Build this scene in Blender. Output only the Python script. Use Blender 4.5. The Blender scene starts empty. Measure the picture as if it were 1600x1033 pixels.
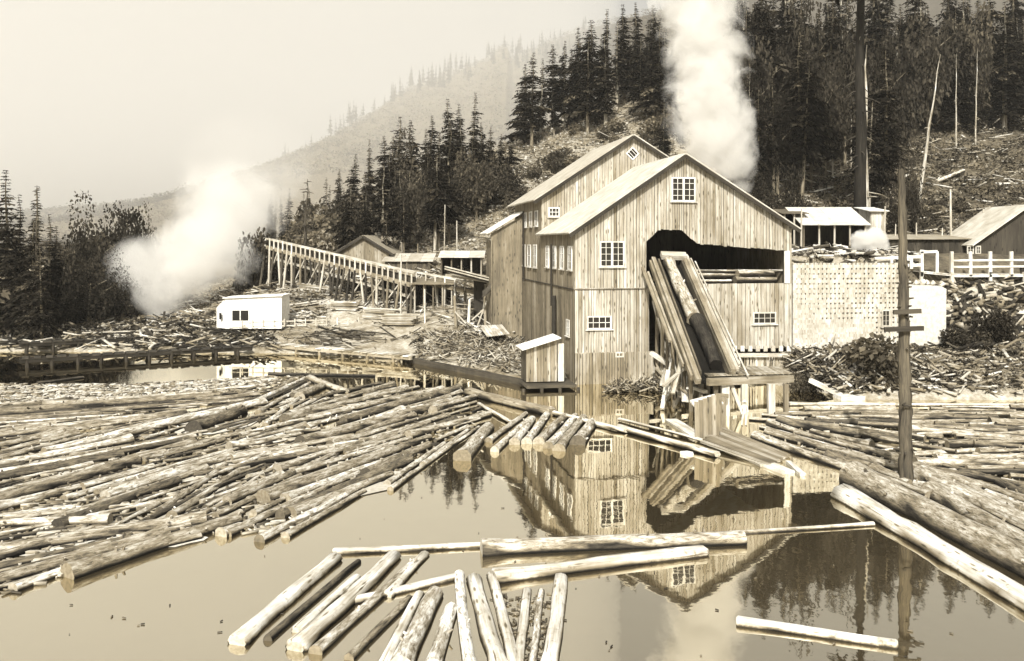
import bpy, math, random
import numpy as np
from mathutils import Vector, Matrix

C = bpy.context.scene
COL = C.collection
R = random.Random(11)
NR = np.random.default_rng(5)

# ------------------------------------------------------------------ camera, sky, sun, exposure
F = 1400.0; CAMZ = 12.7; HY = 380.0
cam_d = bpy.data.cameras.new('camera')
cam = bpy.data.objects.new('camera', cam_d); COL.objects.link(cam)
cam.location = (0, 0, CAMZ); cam.rotation_euler = (math.radians(90), 0, 0)
cam_d.sensor_width = 36.0; cam_d.lens = F/1600*36; cam_d.shift_y = -(516.5-HY)/1600
cam_d.clip_start = 0.5; cam_d.clip_end = 9000
C.camera = cam
SUN_AZ, SUN_EL = math.radians(191.5), math.radians(40)
world = bpy.data.worlds.new('World'); C.world = world; world.use_nodes = True
wn = world.node_tree.nodes; wl = world.node_tree.links; wn.clear()
sky = wn.new('ShaderNodeTexSky'); sky.sky_type = 'NISHITA'; sky.sun_disc = False
sky.sun_elevation = SUN_EL; sky.sun_rotation = SUN_AZ; sky.dust_density = 5.0; sky.air_density = 1.0; sky.ozone_density = 0.6
bw = wn.new('ShaderNodeRGBToBW'); tint = wn.new('ShaderNodeMix'); tint.data_type = 'RGBA'; tint.blend_type = 'MULTIPLY'
tint.inputs['Factor'].default_value = 1.0
bg = wn.new('ShaderNodeBackground'); bg.inputs['Strength'].default_value = 0.15
wo = wn.new('ShaderNodeOutputWorld')
wl.new(sky.outputs[0], bw.inputs[0]); wl.new(bw.outputs[0], tint.inputs[6])
tint.inputs[7].default_value = (1.0, 0.983, 0.93, 1)
wl.new(tint.outputs[2], bg.inputs['Color']); wl.new(bg.outputs[0], wo.inputs['Surface'])
sun_d = bpy.data.lights.new('sun', 'SUN'); sun = bpy.data.objects.new('sun', sun_d); COL.objects.link(sun)
sun_d.energy = 4.8; sun_d.angle = math.radians(0.5); sun_d.color = (1.0, 0.965, 0.895)
to_sun = Vector((math.sin(SUN_AZ)*math.cos(SUN_EL), math.cos(SUN_AZ)*math.cos(SUN_EL), math.sin(SUN_EL)))
sun.rotation_euler = to_sun.to_track_quat('Z', 'Y').to_euler(); sun.location = (-30, -60, 80)
C.view_settings.view_transform = 'Standard'; C.view_settings.look = 'None'
C.view_settings.exposure = 0.36; C.view_settings.gamma = 1.0; C.view_settings.use_curve_mapping = False
C.render.engine = 'CYCLES'
C.cycles.max_bounces = 6; C.cycles.diffuse_bounces = 2; C.cycles.glossy_bounces = 3
C.cycles.transparent_max_bounces = 6; C.cycles.volume_bounces = 4
C.cycles.use_denoising = True

# ------------------------------------------------------------------ helpers
def P(x, y, Y):
    return Vector(((x-800)/F*Y, Y, CAMZ-(y-HY)/F*Y))
def W(x, y, z=0.0):
    Y = (CAMZ-z)*F/(y-HY)
    return Vector(((x-800)/F*Y, Y, z))
def px_of(v):
    return 800+v[0]/v[1]*F, HY+(CAMZ-v[2])/v[1]*F
def sst(a, b, x):
    t = np.clip((np.asarray(x, float)-a)/(b-a), 0, 1); return t*t*(3-2*t)
def lin(a, b, x):
    return np.clip((np.asarray(x, float)-a)/(b-a), 0, 1)

MATS = {}
def nt(name):
    m = bpy.data.materials.new(name); m.use_nodes = True
    n = m.node_tree.nodes; n.clear(); MATS[name] = m
    return m, n, m.node_tree.links
def math_node(n, l, op, a, b=None, c=None, clamp=False):
    k = n.new('ShaderNodeMath'); k.operation = op; k.use_clamp = clamp
    for i, v in enumerate((a, b, c)):
        if v is None: continue
        if isinstance(v, (int, float)): k.inputs[i].default_value = v
        else: l.new(v, k.inputs[i])
    return k.outputs[0]
def sepia(n, l, val):
    """albedo value -> warm grey: dark tones brown, pale tones nearly neutral"""
    r = n.new('ShaderNodeValToRGB'); e = r.color_ramp.elements
    e[0].position = 0; e[0].color = (0, 0, 0, 1)
    e[1].position = 1.0; e[1].color = (0.98, 0.96, 0.9, 1)
    for p, c in ((.05, (.054, .047, .036)), (.2, (.218, .184, .126)), (.45, (.463, .432, .365)), (.7, (.71, .695, .648))):
        k = e.new(p); k.color = (*c, 1)
    l.new(val, r.inputs[0]); return r.outputs[0]
def attr(n, name, out='Fac'):
    a = n.new('ShaderNodeAttribute'); a.attribute_name = name; return a.outputs[out]
def noise(n, l, vec, scale, detail=4, rough=.6, dist=0.0):
    k = n.new('ShaderNodeTexNoise'); k.inputs['Scale'].default_value = scale; k.inputs['Detail'].default_value = detail
    k.inputs['Roughness'].default_value = rough; k.inputs['Distortion'].default_value = dist
    if vec is not None: l.new(vec, k.inputs['Vector'])
    return k.outputs['Fac']
def maprange(n, l, v, a, b, c, d):
    k = n.new('ShaderNodeMapRange')
    for i, q in zip((1, 2, 3, 4), (a, b, c, d)): k.inputs[i].default_value = q
    l.new(v, k.inputs[0]); return k.outputs[0]
def vscale(n, l, v, s):
    k = n.new('ShaderNodeVectorMath'); k.operation = 'MULTIPLY'; k.inputs[1].default_value = s; l.new(v, k.inputs[0]); return k.outputs[0]
def finish(m, n, l, val, rough=.85, spec=.2, bump=None, bdist=.02, bstr=.6):
    b = n.new('ShaderNodeBsdfPrincipled'); o = n.new('ShaderNodeOutputMaterial')
    l.new(sepia(n, l, val), b.inputs['Base Color'])
    b.inputs['Roughness'].default_value = rough; b.inputs['Specular IOR Level'].default_value = spec
    if bump is not None:
        k = n.new('ShaderNodeBump'); k.inputs['Distance'].default_value = bdist; k.inputs['Strength'].default_value = bstr
        l.new(bump, k.inputs['Height']); l.new(k.outputs[0], b.inputs['Normal'])
    l.new(b.outputs[0], o.inputs['Surface']); return m

def mat_wood(name, grain=.55, knots=True, lo=.35, hi=1.25, wet=False):
    m, n, l = nt(name); gc = attr(n, 'gc', 'Vector'); tone = attr(n, 'tone')
    g = noise(n, l, vscale(n, l, gc, (.45, 7, 7)), 1.0, 6, .7, .4)
    st = noise(n, l, vscale(n, l, gc, (.25, 1.7, 1.7)), 1.0, 4, .65)
    f = math_node(n, l, 'MULTIPLY', maprange(n, l, g, .3, .72, lo, hi), maprange(n, l, st, .3, .7, .72, 1.15))
    gp = n.new('ShaderNodeNewGeometry'); wth = noise(n, l, vscale(n, l, gp.outputs['Position'], (.5, .5, .2)), 1.0, 5, .6)
    f = math_node(n, l, 'MULTIPLY', f, maprange(n, l, wth, .32, .62, .62, 1.12))
    if knots:
        v = n.new('ShaderNodeTexVoronoi'); v.inputs['Scale'].default_value = 1.0; v.feature = 'F1'
        l.new(vscale(n, l, gc, (.9, 3.6, 3.6)), v.inputs['Vector'])
        f = math_node(n, l, 'MULTIPLY', f, maprange(n, l, v.outputs['Distance'], .12, .25, .3, 1.0))
    if wet:
        geo = n.new('ShaderNodeNewGeometry'); sep = n.new('ShaderNodeSeparateXYZ'); l.new(geo.outputs['Position'], sep.inputs[0])
        b_ = noise(n, l, geo.outputs['Position'], 3.5, 6, .7)
        cr = noise(n, l, vscale(n, l, gc, (.12, 9, 9)), 1.0, 3, .5, .6)
        f = math_node(n, l, 'MULTIPLY', f, maprange(n, l, b_, .3, .42, .5, 1.0))
        f = math_node(n, l, 'MULTIPLY', f, maprange(n, l, cr, .3, .36, .25, 1.0))
        wz = math_node(n, l, 'ADD', sep.outputs['Z'], math_node(n, l, 'MULTIPLY', math_node(n, l, 'SUBTRACT', b_, .5), .2))
        f = math_node(n, l, 'MULTIPLY', f, maprange(n, l, wz, .04, .13, .12, 1.0))
    return finish(m, n, l, math_node(n, l, 'MULTIPLY', tone, f), .85, .15, g, .03 if wet else .02, .5)
def mat_bark(name):
    m, n, l = nt(name); gc = attr(n, 'gc', 'Vector'); tone = attr(n, 'tone')
    oi = n.new('ShaderNodeObjectInfo')
    a = noise(n, l, vscale(n, l, gc, (1.1, 5, 5)), 1.6, 7, .75, .5)
    p = noise(n, l, vscale(n, l, gc, (.5, 1.3, 1.3)), 1.0, 5, .65)
    f = math_node(n, l, 'MULTIPLY', maprange(n, l, a, .36, .62, .18, 1.4), maprange(n, l, p, .34, .64, .5, 1.35))
    f = math_node(n, l, 'MULTIPLY', f, maprange(n, l, oi.outputs['Random'], 0, 1, .75, 1.2))
    # wet band where the wood touches the water
    geo = n.new('ShaderNodeNewGeometry'); sep = n.new('ShaderNodeSeparateXYZ'); l.new(geo.outputs['Position'], sep.inputs[0])
    wz = math_node(n, l, 'ADD', sep.outputs['Z'], math_node(n, l, 'MULTIPLY', math_node(n, l, 'SUBTRACT', p, .5), .16))
    f = math_node(n, l, 'MULTIPLY', f, maprange(n, l, wz, .05, .15, .1, 1.0))
    return finish(m, n, l, math_node(n, l, 'MULTIPLY', tone, f), .8, .2, a, .05, .8)
def mat_plain(name, scale=2.0, lo=.7, hi=1.15, rough=.8, spec=.2, bd=.01):
    m, n, l = nt(name); tone = attr(n, 'tone'); geo = n.new('ShaderNodeNewGeometry')
    a = noise(n, l, geo.outputs['Position'], scale, 6, .65)
    return finish(m, n, l, math_node(n, l, 'MULTIPLY', tone, maprange(n, l, a, .3, .7, lo, hi)), rough, spec, a, bd, .5)
def mat_leaf(name):
    m, n, l = nt(name); tone = attr(n, 'tone'); oi = n.new('ShaderNodeObjectInfo')
    v = math_node(n, l, 'MULTIPLY', tone, maprange(n, l, oi.outputs['Random'], 0, 1, .7, 1.3))
    col = sepia(n, l, v)
    d = n.new('ShaderNodeBsdfDiffuse'); t = n.new('ShaderNodeBsdfTranslucent'); mx = n.new('ShaderNodeMixShader'); mx.inputs[0].default_value = .25
    l.new(col, d.inputs[0]); l.new(col, t.inputs[0]); l.new(d.outputs[0], mx.inputs[1]); l.new(t.outputs[0], mx.inputs[2])
    o = n.new('ShaderNodeOutputMaterial'); l.new(mx.outputs[0], o.inputs['Surface']); return m
def mat_water():
    m, n, l = nt('pond_water'); geo = n.new('ShaderNodeNewGeometry'); pos = geo.outputs['Position']
    a = noise(n, l, vscale(n, l, pos, (1.0, .7, 1)), .9, 3, .5)
    b = noise(n, l, vscale(n, l, pos, (.16, .16, 1)), 1.0, 2, .5)
    h = math_node(n, l, 'ADD', a, math_node(n, l, 'MULTIPLY', b, 2.0))
    bp = n.new('ShaderNodeBump'); bp.inputs['Distance'].default_value = .012; bp.inputs['Strength'].default_value = .36; l.new(h, bp.inputs['Height'])
    fr = n.new('ShaderNodeFresnel'); fr.inputs['IOR'].default_value = 1.33; l.new(bp.outputs[0], fr.inputs['Normal'])
    fac = math_node(n, l, 'ADD', math_node(n, l, 'MULTIPLY', fr.outputs[0], 1.6), .5, clamp=True)
    d = n.new('ShaderNodeBsdfDiffuse'); d.inputs[0].default_value = (.1, .078, .045, 1)
    g = n.new('ShaderNodeBsdfGlossy'); g.inputs[0].default_value = (.88, .83, .7, 1); g.inputs['Roughness'].default_value = .02
    l.new(bp.outputs[0], g.inputs['Normal'])
    mx = n.new('ShaderNodeMixShader'); l.new(fac, mx.inputs[0]); l.new(d.outputs[0], mx.inputs[1]); l.new(g.outputs[0], mx.inputs[2])
    o = n.new('ShaderNodeOutputMaterial'); l.new(mx.outputs[0], o.inputs['Surface']); return m
def mat_ground():
    m, n, l = nt('earth'); geo = n.new('ShaderNodeNewGeometry'); pos = geo.outputs['Position']; tone = attr(n, 'tone')
    a = noise(n, l, pos, .35, 8, .7); b = noise(n, l, pos, 2.5, 5, .7)
    f = math_node(n, l, 'MULTIPLY', maprange(n, l, a, .35, .65, .55, 1.35), maprange(n, l, b, .3, .7, .6, 1.3))
    return finish(m, n, l, math_node(n, l, 'MULTIPLY', tone, f), .95, .05, b, .15, .7)
def mat_end():
    m, n, l = nt('cut_end'); tone = attr(n, 'tone'); gc = attr(n, 'gc', 'Vector')
    k = n.new('ShaderNodeTexNoise'); k.inputs['Scale'].default_value = 6; l.new(gc, k.inputs['Vector'])
    return finish(m, n, l, math_node(n, l, 'MULTIPLY', tone, maprange(n, l, k.outputs['Fac'], .3, .7, .7, 1.2)), .8, .2)
def mat_glass():
    m, n, l = nt('window_glass'); b = n.new('ShaderNodeBsdfPrincipled'); o = n.new('ShaderNodeOutputMaterial')
    b.inputs['Base Color'].default_value = (.03, .027, .022, 1); b.inputs['Roughness'].default_value = .12; b.inputs['Specular IOR Level'].default_value = .7
    l.new(b.outputs[0], o.inputs[0]); return m
mat_wood('board', lo=.56, hi=1.1); mat_wood('timber', knots=False, lo=.55, hi=1.2); mat_bark('bark'); mat_plain('roofing', .8, .68, 1.15, .7, .2)
mat_plain('plain', 3.0); mat_leaf('leaf'); mat_water(); mat_ground(); mat_end(); mat_glass()
mat_wood('bark_tree', knots=False, lo=.15, hi=1.9)
mat_wood('driftwood', knots=True, lo=.45, hi=1.15, wet=True)

class MB:
    """collects pieces; every vertex carries tone (albedo) and gc (grain coordinates)"""
    def __init__(s): s.v = []; s.f = []; s.t = []; s.g = []; s.mi = []; s.smooth = []
    def add(s, verts, faces, tone, gcs, mi=0, smooth=False):
        b = len(s.v); s.v += [tuple(q) for q in verts]; s.g += [tuple(q) for q in gcs]
        s.t += (list(tone) if isinstance(tone, (list, tuple)) else [tone]*len(verts))
        for fc in faces: s.f.append(tuple(b+i for i in fc)); s.mi.append(mi); s.smooth.append(smooth)
    def box(s, c, ax, size, tone, mi=0, jit=0.0):
        """c centre, ax three unit vectors, size full sizes; the grain runs along ax[0]"""
        o = [R.uniform(0, 50) for _ in range(3)]; vs = []; gs = []
        for i in (-.5, .5):
            for j in (-.5, .5):
                for k in (-.5, .5):
                    jj = (1+R.uniform(-jit, jit)) if jit else 1
                    vs.append(Vector(c)+ax[0]*(i*size[0])+ax[1]*(j*size[1]*jj)+ax[2]*(k*size[2]*jj))
                    gs.append((i*size[0]+o[0], j*size[1]+o[1], k*size[2]+o[2]))
        s.add(vs, [(0, 1, 3, 2), (4, 6, 7, 5), (0, 4, 5, 1), (2, 3, 7, 6), (0, 2, 6, 4), (1, 5, 7, 3)], tone, gs, mi)
    def beam(s, a, b, w, h, tone, up=(0, 0, 1), mi=0, jit=0.0):
        a, b = Vector(a), Vector(b); x = (b-a); L = x.length; x.normalize(); up = Vector(up)
        y = up.cross(x)
        if y.length < 1e-3: y = Vector((0, 1, 0)).cross(x)
        y.normalize(); z = x.cross(y)
        s.box((a+b)/2, (x, y, z), (L, w, h), tone, mi, jit)
    def tube(s, pts, rad, n, tone, mi=0, caps=True, rough=0.0, endtone=None, endmi=None, squash=1.0, wet=None):
        pts = [Vector(p) for p in pts]; o = [R.uniform(0, 50) for _ in range(3)]; vs = []; gs = []; d = 0.0
        for i, p in enumerate(pts):
            x = (pts[min(i+1, len(pts)-1)]-pts[max(i-1, 0)]).normalized()
            y = Vector((0, 0, 1)).cross(x) if abs(x.z) < .9 else Vector((1, 0, 0)).cross(x)
            y.normalize(); z = x.cross(y)
            if i: d += (p-pts[i-1]).length
            for k in range(n):
                a = 2*math.pi*k/n; r = rad[i]*(1+R.uniform(-rough, rough))
                vs.append(p+y*(math.cos(a)*r)+z*(math.sin(a)*r*squash))
                gs.append((d+o[0], math.cos(a)*rad[i]+o[1], math.sin(a)*rad[i]+o[2]))
        fs = [(i*n+k, i*n+(k+1) % n, (i+1)*n+(k+1) % n, (i+1)*n+k) for i in range(len(pts)-1) for k in range(n)]
        tt_ = tone if wet is None else [tone*(.1 if math.sin(2*math.pi*k/n) < wet+R.uniform(-.12, .12) else 1.0) for i in range(len(pts)) for k in range(n)]  # lower side of the log darkened in tone: waterline damp plus painted shade
        s.add(vs, fs, tt_, gs, mi, True)
        if caps:
            m = len(pts)-1
            for ring, flip in ((0, True), (m, False)):
                rv = vs[ring*n:(ring+1)*n]; idx = list(range(n)); idx = idx[::-1] if flip else idx
                s.add(rv, [tuple(idx)], endtone if endtone is not None else tone, gs[ring*n:(ring+1)*n], mi if endmi is None else endmi, False)
    def prism(s, poly, O, u, w, n, t0, t1, tone, mi=0):
        """poly of (a, b) along u, w; from offset t0 to t1 along n"""
        k = len(poly); o = [R.uniform(0, 50) for _ in range(3)]; vs = []; gs = []
        for t in (t0, t1):
            for a, b in poly:
                vs.append(O+u*a+w*b+n*t); gs.append((b+o[0], a+o[1], t+o[2]))
        fs = [tuple(range(k))[::-1], tuple(range(k, 2*k))]+[(i, (i+1) % k, k+(i+1) % k, k+i) for i in range(k)]
        s.add(vs, fs, tone, gs, mi)
    def build(s, name, mats, parent=None, origin=None):
        me = bpy.data.meshes.new(name)
        vs = s.v
        if origin is not None: vs = [(a-origin[0], b-origin[1], c-origin[2]) for a, b, c in vs]
        me.from_pydata(vs, [], s.f)
        for q in (mats if isinstance(mats, (list, tuple)) else [mats]): me.materials.append(MATS[q])
        me.polygons.foreach_set('material_index', s.mi); me.polygons.foreach_set('use_smooth', s.smooth)
        me.attributes.new('tone', 'FLOAT', 'POINT').data.foreach_set('value', s.t)
        me.attributes.new('gc', 'FLOAT_VECTOR', 'POINT').data.foreach_set('vector', [c for g in s.g for c in g])
        me.update()
        o = bpy.data.objects.new(name, me); COL.objects.link(o)
        if origin is not None: o.location = origin
        if parent is not None:
            o.parent = parent
            if origin is None: o.location = -parent.matrix_basis.translation if parent.type == 'EMPTY' and parent.parent is None and parent.get('abs') else (0, 0, 0)
        return o
def np_mesh(name, v, q, tone, mat, gcv=None):
    """v (N,3); q (M,3|4) faces; tone (N,)"""
    me = bpy.data.meshes.new(name); M, k = q.shape
    me.vertices.add(len(v)); me.vertices.foreach_set('co', np.asarray(v, np.float32).ravel())
    me.loops.add(M*k); me.loops.foreach_set('vertex_index', np.asarray(q, np.int32).ravel())
    me.polygons.add(M); me.polygons.foreach_set('loop_start', np.arange(0, M*k, k, dtype=np.int32))
    me.materials.append(MATS[mat]); me.update(calc_edges=True)
    me.attributes.new('tone', 'FLOAT', 'POINT').data.foreach_set('value', np.asarray(tone, np.float32))
    me.attributes.new('gc', 'FLOAT_VECTOR', 'POINT').data.foreach_set('vector', np.asarray(v if gcv is None else gcv, np.float32).ravel())
    return me
def link(me, name, parent=None, loc=None):
    o = bpy.data.objects.new(name, me); COL.objects.link(o)
    if parent is not None: o.parent = parent
    if loc is not None: o.location = loc
    return o
REG = []
def tag(o, label, cat, group=None):
    o['label'] = label; o['category'] = cat
    if group: o['group'] = group
    REG.append(o); return o
def kind(o, k): o['kind'] = k; return o
def empty(name, loc=(0, 0, 0), rz=0.0):
    o = bpy.data.objects.new(name, None); COL.objects.link(o); o.location = loc; o.rotation_euler = (0, 0, rz); o.empty_display_size = .3
    return o
def thing(name, label, cat, loc=(0, 0, 0), group=None):
    """Empty at the base of a thing whose parts are given in world coordinates"""
    o = empty(name, loc); o['abs'] = 1; return tag(o, label, cat, group)

# ------------------------------------------------------------------ terrain, water
def bank(X):
    return np.interp(X, [-200, -60, -38, -25, -12, 1, 5, 22, 26, 28, 120], [107, 105, 104, 103, 97.5, 83, 82.5, 84, 77, 72.5, 72.5])
def vnoise(X, Y, s, seed):
    """smooth value noise"""
    x = X/s+seed*17.3; y = Y/s+seed*5.7; xi = np.floor(x); yi = np.floor(y); fx = x-xi; fy = y-yi
    fx = fx*fx*(3-2*fx); fy = fy*fy*(3-2*fy)
    def h(a, b):
        q = np.sin(a*127.1+b*311.7+seed)*43758.5453; return q-np.floor(q)
    return (h(xi, yi)*(1-fx)+h(xi+1, yi)*fx)*(1-fy)+(h(xi, yi+1)*(1-fx)+h(xi+1, yi+1)*fx)*fy-.5
def height(X, Y):
    X = np.asarray(X, float); Y = np.asarray(Y, float)
    d = Y-bank(X)
    low = np.where(d < 0, np.maximum(-2.2, d*.5), .5*sst(0, 1.5, d))
    zl = np.maximum(0, 8.6*lin(4, 50, d)*sst(-60, -26, X)+.02*np.maximum(d, 0))
    zm = .6+11*sst(30, 58, d)
    zr = 2.1*lin(72.5, 84, Y)+8.9*(sst(88.5, 93.5, Y)*(1-sst(39, 44, X))+sst(86, 105, Y)*sst(39, 44, X))
    wl_ = 1-sst(-10, 3, X); wr = sst(21, 26.5, X)
    up = np.where(d > 0, 1, 0)
    z = low+up*(zl*wl_+zm*(1-wl_)*(1-wr)*sst(0, 6, d)+zr*wr)
    cr = np.interp(X, [-64, -50, 0, 31, 60, 100, 200, 420, 900], [0, 0, 25, 42, 36, 36, 44, 70, 140])
    s0 = np.interp(X, [-14, 12], [154, 128]); hl = cr*(.75*lin(s0, 225, Y)+.25*sst(s0, 225, Y))+2.5*sst(s0, s0+25, Y)*sst(10, -14, X)
    hl = hl*(1-.75*sst(250, 420, Y)*(1-sst(20, 60, X)))+.22*np.maximum(0, np.minimum(Y, 520)-215)*sst(25, 60, X)
    z = z+np.where(Y > 120, hl, 0)*(1-sst(480, 640, Y))
    B = np.interp(X, [-900, -600, -489, -334, -206, -51, 129, 400, 1500], [20, 22, 50, 190, 290, 350, 432, 500, 560])
    z = z+B*lin(650, 1800, Y)
    z = z+20*np.exp(-((X+560)/130)**2-((Y-1200)/160)**2)+6*np.exp(-((X+690)/170)**2-((Y-1100)/200)**2)
    n = vnoise(X, Y, 6, 1)*.5+vnoise(X, Y, 18, 2)*1.6
    z = z+n*sst(124, 160, Y)*(1+sst(300, 900, Y)*4)+np.where(d > 2, vnoise(X, Y, 2.5, 3)*.35+vnoise(X, Y, 7, 4)*.5, 0)*np.where((X > 2) & (X < 27) & (Y < 116), 0, 1)
    z = np.where(Y < 21, np.maximum(z, (21-Y)*.56-2.2), z)
    side = np.maximum(0, np.abs(X)-110)*.12*(Y < 108)
    return z+np.minimum(side, 14)
def axis(a, b, lo, hi, fine, coarse):
    left = lo-np.geomspace(1, lo-a+1, coarse)[1:]+1; right = hi+np.geomspace(1, b-hi+1, coarse)[1:]-1
    return np.unique(np.concatenate([left, np.arange(lo, hi+1e-6, fine), right]))
ax_x = axis(-1500, 1500, -100, 130, 1.5, 42); ax_y = np.unique(np.concatenate([axis(-200, 2600, 66, 250, 1.3, 60), np.arange(0, 66, 4)]))
gx, gy = np.meshgrid(ax_x, ax_y); gz = height(gx, gy)
nx, ny = len(ax_x), len(ax_y); idx = np.arange(nx*ny).reshape(ny, nx)
quads = np.stack([idx[:-1, :-1], idx[:-1, 1:], idx[1:, 1:], idx[1:, :-1]], -1).reshape(-1, 4)
gd = gy-bank(gx)
gt = np.where(gy > 126, .27, .36)
gt = np.where((gx > 24) & (gy < 88), .3, gt); gt = np.where((gx > 24) & (gy >= 88) & (gy < 126), .3, gt)
gt = np.where((gx > 41) & (gy >= 86) & (gy < 126), .1, gt)
gt = gt*(1+.5*vnoise(gx, gy, 5, 8))*(1+.5*vnoise(gx, gy, 14, 9)); gt = np.where(gy > 500, .17, gt)
gt = np.where((gx > 50) & (gy > 126), gt*.4, gt)
ground = kind(link(np_mesh('terrain', np.stack([gx, gy, gz], -1).reshape(-1, 3), quads, gt.ravel(), 'earth'), 'terrain'), 'structure')
for p in ground.data.polygons: p.use_smooth = True
wv = np.array([[-160, 14, 0], [160, 14, 0], [160, 112, 0], [-160, 112, 0]], float)
kind(link(np_mesh('pond_water', wv, np.array([[0, 1, 2, 3]]), np.ones(4), 'pond_water'), 'pond_water'), 'structure')
def hz(x, y): return float(height(np.array(x), np.array(y)))

# ------------------------------------------------------------------ sawmill
C0 = Vector((5.63, 80.5, 0)); U = Vector((.9856, .169, 0)); N = Vector((.169, -.9856, 0)); D = -N; Z = Vector((0, 0, 1))
def fp(x, y, s=0.0):
    """pixel -> (u, z) on the plane of the front wall moved back by s"""
    O = C0+D*s; k = (x-800)/F
    u = (k*O.y-O.x)/(U.x-k*U.y); Y = O.y+U.y*u
    return u, CAMZ-(y-HY)/F*Y
WID = 20.9
uA, zA = fp(1068, 243); zL, zR = 13.85, 14.25; zLedge = 8.55; zLow = 2.75; S1 = 14.8; S2 = 31.0
def roofz(u): return zL+(zA-zL)*u/uA if u < uA else zA+(zR-zA)*(u-uA)/(WID-uA)
mill = thing('sawmill', 'tall board-sided sawmill with two stepped gables standing in the pond', 'sawmill', C0)
BCOUNT = [0]; EXTRA = {}
def board_run(part, key, O, u, n, a0, a1, zb, zt, wid, tones, out=.0, skip=0.0, brk=None):
    a = a0; 
    while a < a1-.02:
        w = min(wid*R.uniform(.75, 1.25), a1-a)
        g = R.uniform(.008, .034)
        t = tones[0]+(tones[1]-tones[0])*R.random()
        if R.random() < .1: t *= .72
        if R.random() < skip: a += w; continue
        zb0 = zb(a+g) if callable(zb) else zb; zb1 = zb(a+w-g) if callable(zb) else zb
        j = R.uniform(-.02, .02); lo = R.uniform(-.06, .06)
        poly = [(a+g, zb0+lo), (a+w-g, zb1+lo)]
        if brk is not None and a+g < brk < a+w-g: poly += [(a+w-g, zt(a+w-g)), (brk, zt(brk)), (a+g, zt(a+g))]
        elif callable(zt): poly += [(a+w-g, zt(a+w-g)), (a+g, zt(a+g))]
        else: poly += [(a+w-g, zt+j), (a+g, zt+j)]
        if BCOUNT[0] < 290:
            m = MB(); m.prism(poly, O, u, Z, n, out, out+.03+R.uniform(0, .012), t)
            BCOUNT[0] += 1
            b = m.build('board', 'board', part); b.matrix_parent_inverse.identity(); b.location = -(part.location+mill.location)
        else:
            m = EXTRA.setdefault(key, (MB(), part))[0]; m.prism(poly, O, u, Z, n, out, out+.03+R.uniform(0, .012), t)
        a += w
def fix(o):   # part built in world coordinates under the mill's Empty
    return o
# openings of the front wall
oTL = fp(1010, 378); oA = fp(1028, 359); oB = fp(1065, 359); oC = fp(1089, 381); oD = fp(1229, 392)
uw0 = fp(1086, 443)[0]; zw = fp(1160, 443)[1]; zwb = fp(1160, 545)[1]
fw = MB()
fw.prism([(0.03, -.8), (oTL[0], -.8), oTL, oA, oB, oC, (oD[0], oD[1]), (oD[0], zw), (uw0, zw), (uw0, zwb), (WID-.03, zwb), (WID-.03, zR), (uA, zA-.02), (0.03, zL)], C0, U, Z, N, -.14, -.02, .05)
front_wall = fw.build('front_wall', 'board', mill)
def zb_up(u):
    if u < oTL[0]: return zLedge
    pts = [oTL, oA, oB, oC, oD]
    for p, q in zip(pts, pts[1:]):
        if p[0] <= u <= q[0]: return p[1]+(q[1]-p[1])*(u-p[0])/(q[0]-p[0]+1e-9)
    return zw
zt_roof = lambda u: roofz(u)-.05
edges = [0, oTL[0], oA[0], oB[0], oC[0], uA, oD[0], WID]; edges = sorted(edges)
for e0, e1 in zip(edges, edges[1:]):
    board_run(front_wall, 'f', C0, U, N, e0, e1, zb_up, zt_roof, .29, (.4, .56))
board_run(front_wall, 'f', C0, U, N, 0, fp(1014, 500)[0], zLow, zLedge+.1, .28, (.4, .58), .03)
board_run(front_wall, 'f', C0, U, N, 0, fp(1021, 560)[0], -.3, zLow+.1, .27, (.3, .48), .06)
board_run(front_wall, 'f', C0, U, N, uw0, WID, zwb, zw, .42, (.52, .64))
# left side wall: plane u = 0, outward -U
OL = C0.copy()
lw = MB(); lw.prism([(0.15, .0), (S2, .0), (S2, 17.6), (S1, 17.6), (S1, zL), (0.15, zL)], OL, D, Z, -U, -.14, -.02, .05)
left_wall = lw.build('side_wall', 'board', mill)
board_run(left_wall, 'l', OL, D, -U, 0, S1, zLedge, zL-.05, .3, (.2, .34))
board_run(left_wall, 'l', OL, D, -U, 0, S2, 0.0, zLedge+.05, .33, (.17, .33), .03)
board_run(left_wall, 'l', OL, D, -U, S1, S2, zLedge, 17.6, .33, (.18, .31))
# rear gable
zE2 = 17.66; uA2, zA2 = fp(988, 213, S1)
CB = C0+D*S1
rw = MB(); rw.prism([(0.15, zLedge-1), (WID-.15, zLedge-1), (WID-.15, zE2), (uA2, zA2), (0.15, zE2)], CB, U, Z, N, -.14, -.02, .06)
rear_wall = rw.build('rear_gable_wall', 'board', mill)
rz = lambda u: (zE2+(zA2-zE2)*u/uA2 if u < uA2 else zA2+(zE2-zA2)*(u-uA2)/(WID-uA2))-.04
board_run(rear_wall, 'r', CB, U, N, 0, uA2, lambda u: max(roofz(u)-.8, zLedge), rz, .3, (.4, .56))
board_run(rear_wall, 'r', CB, U, N, uA2, WID, lambda u: max(roofz(u)-.8, zLedge), rz, .3, (.4, .56))
for key, (m, part) in EXTRA.items():
    o = m.build('board', 'board', part); kind(o, 'stuff'); o.location = -(part.location+mill.location)
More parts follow.
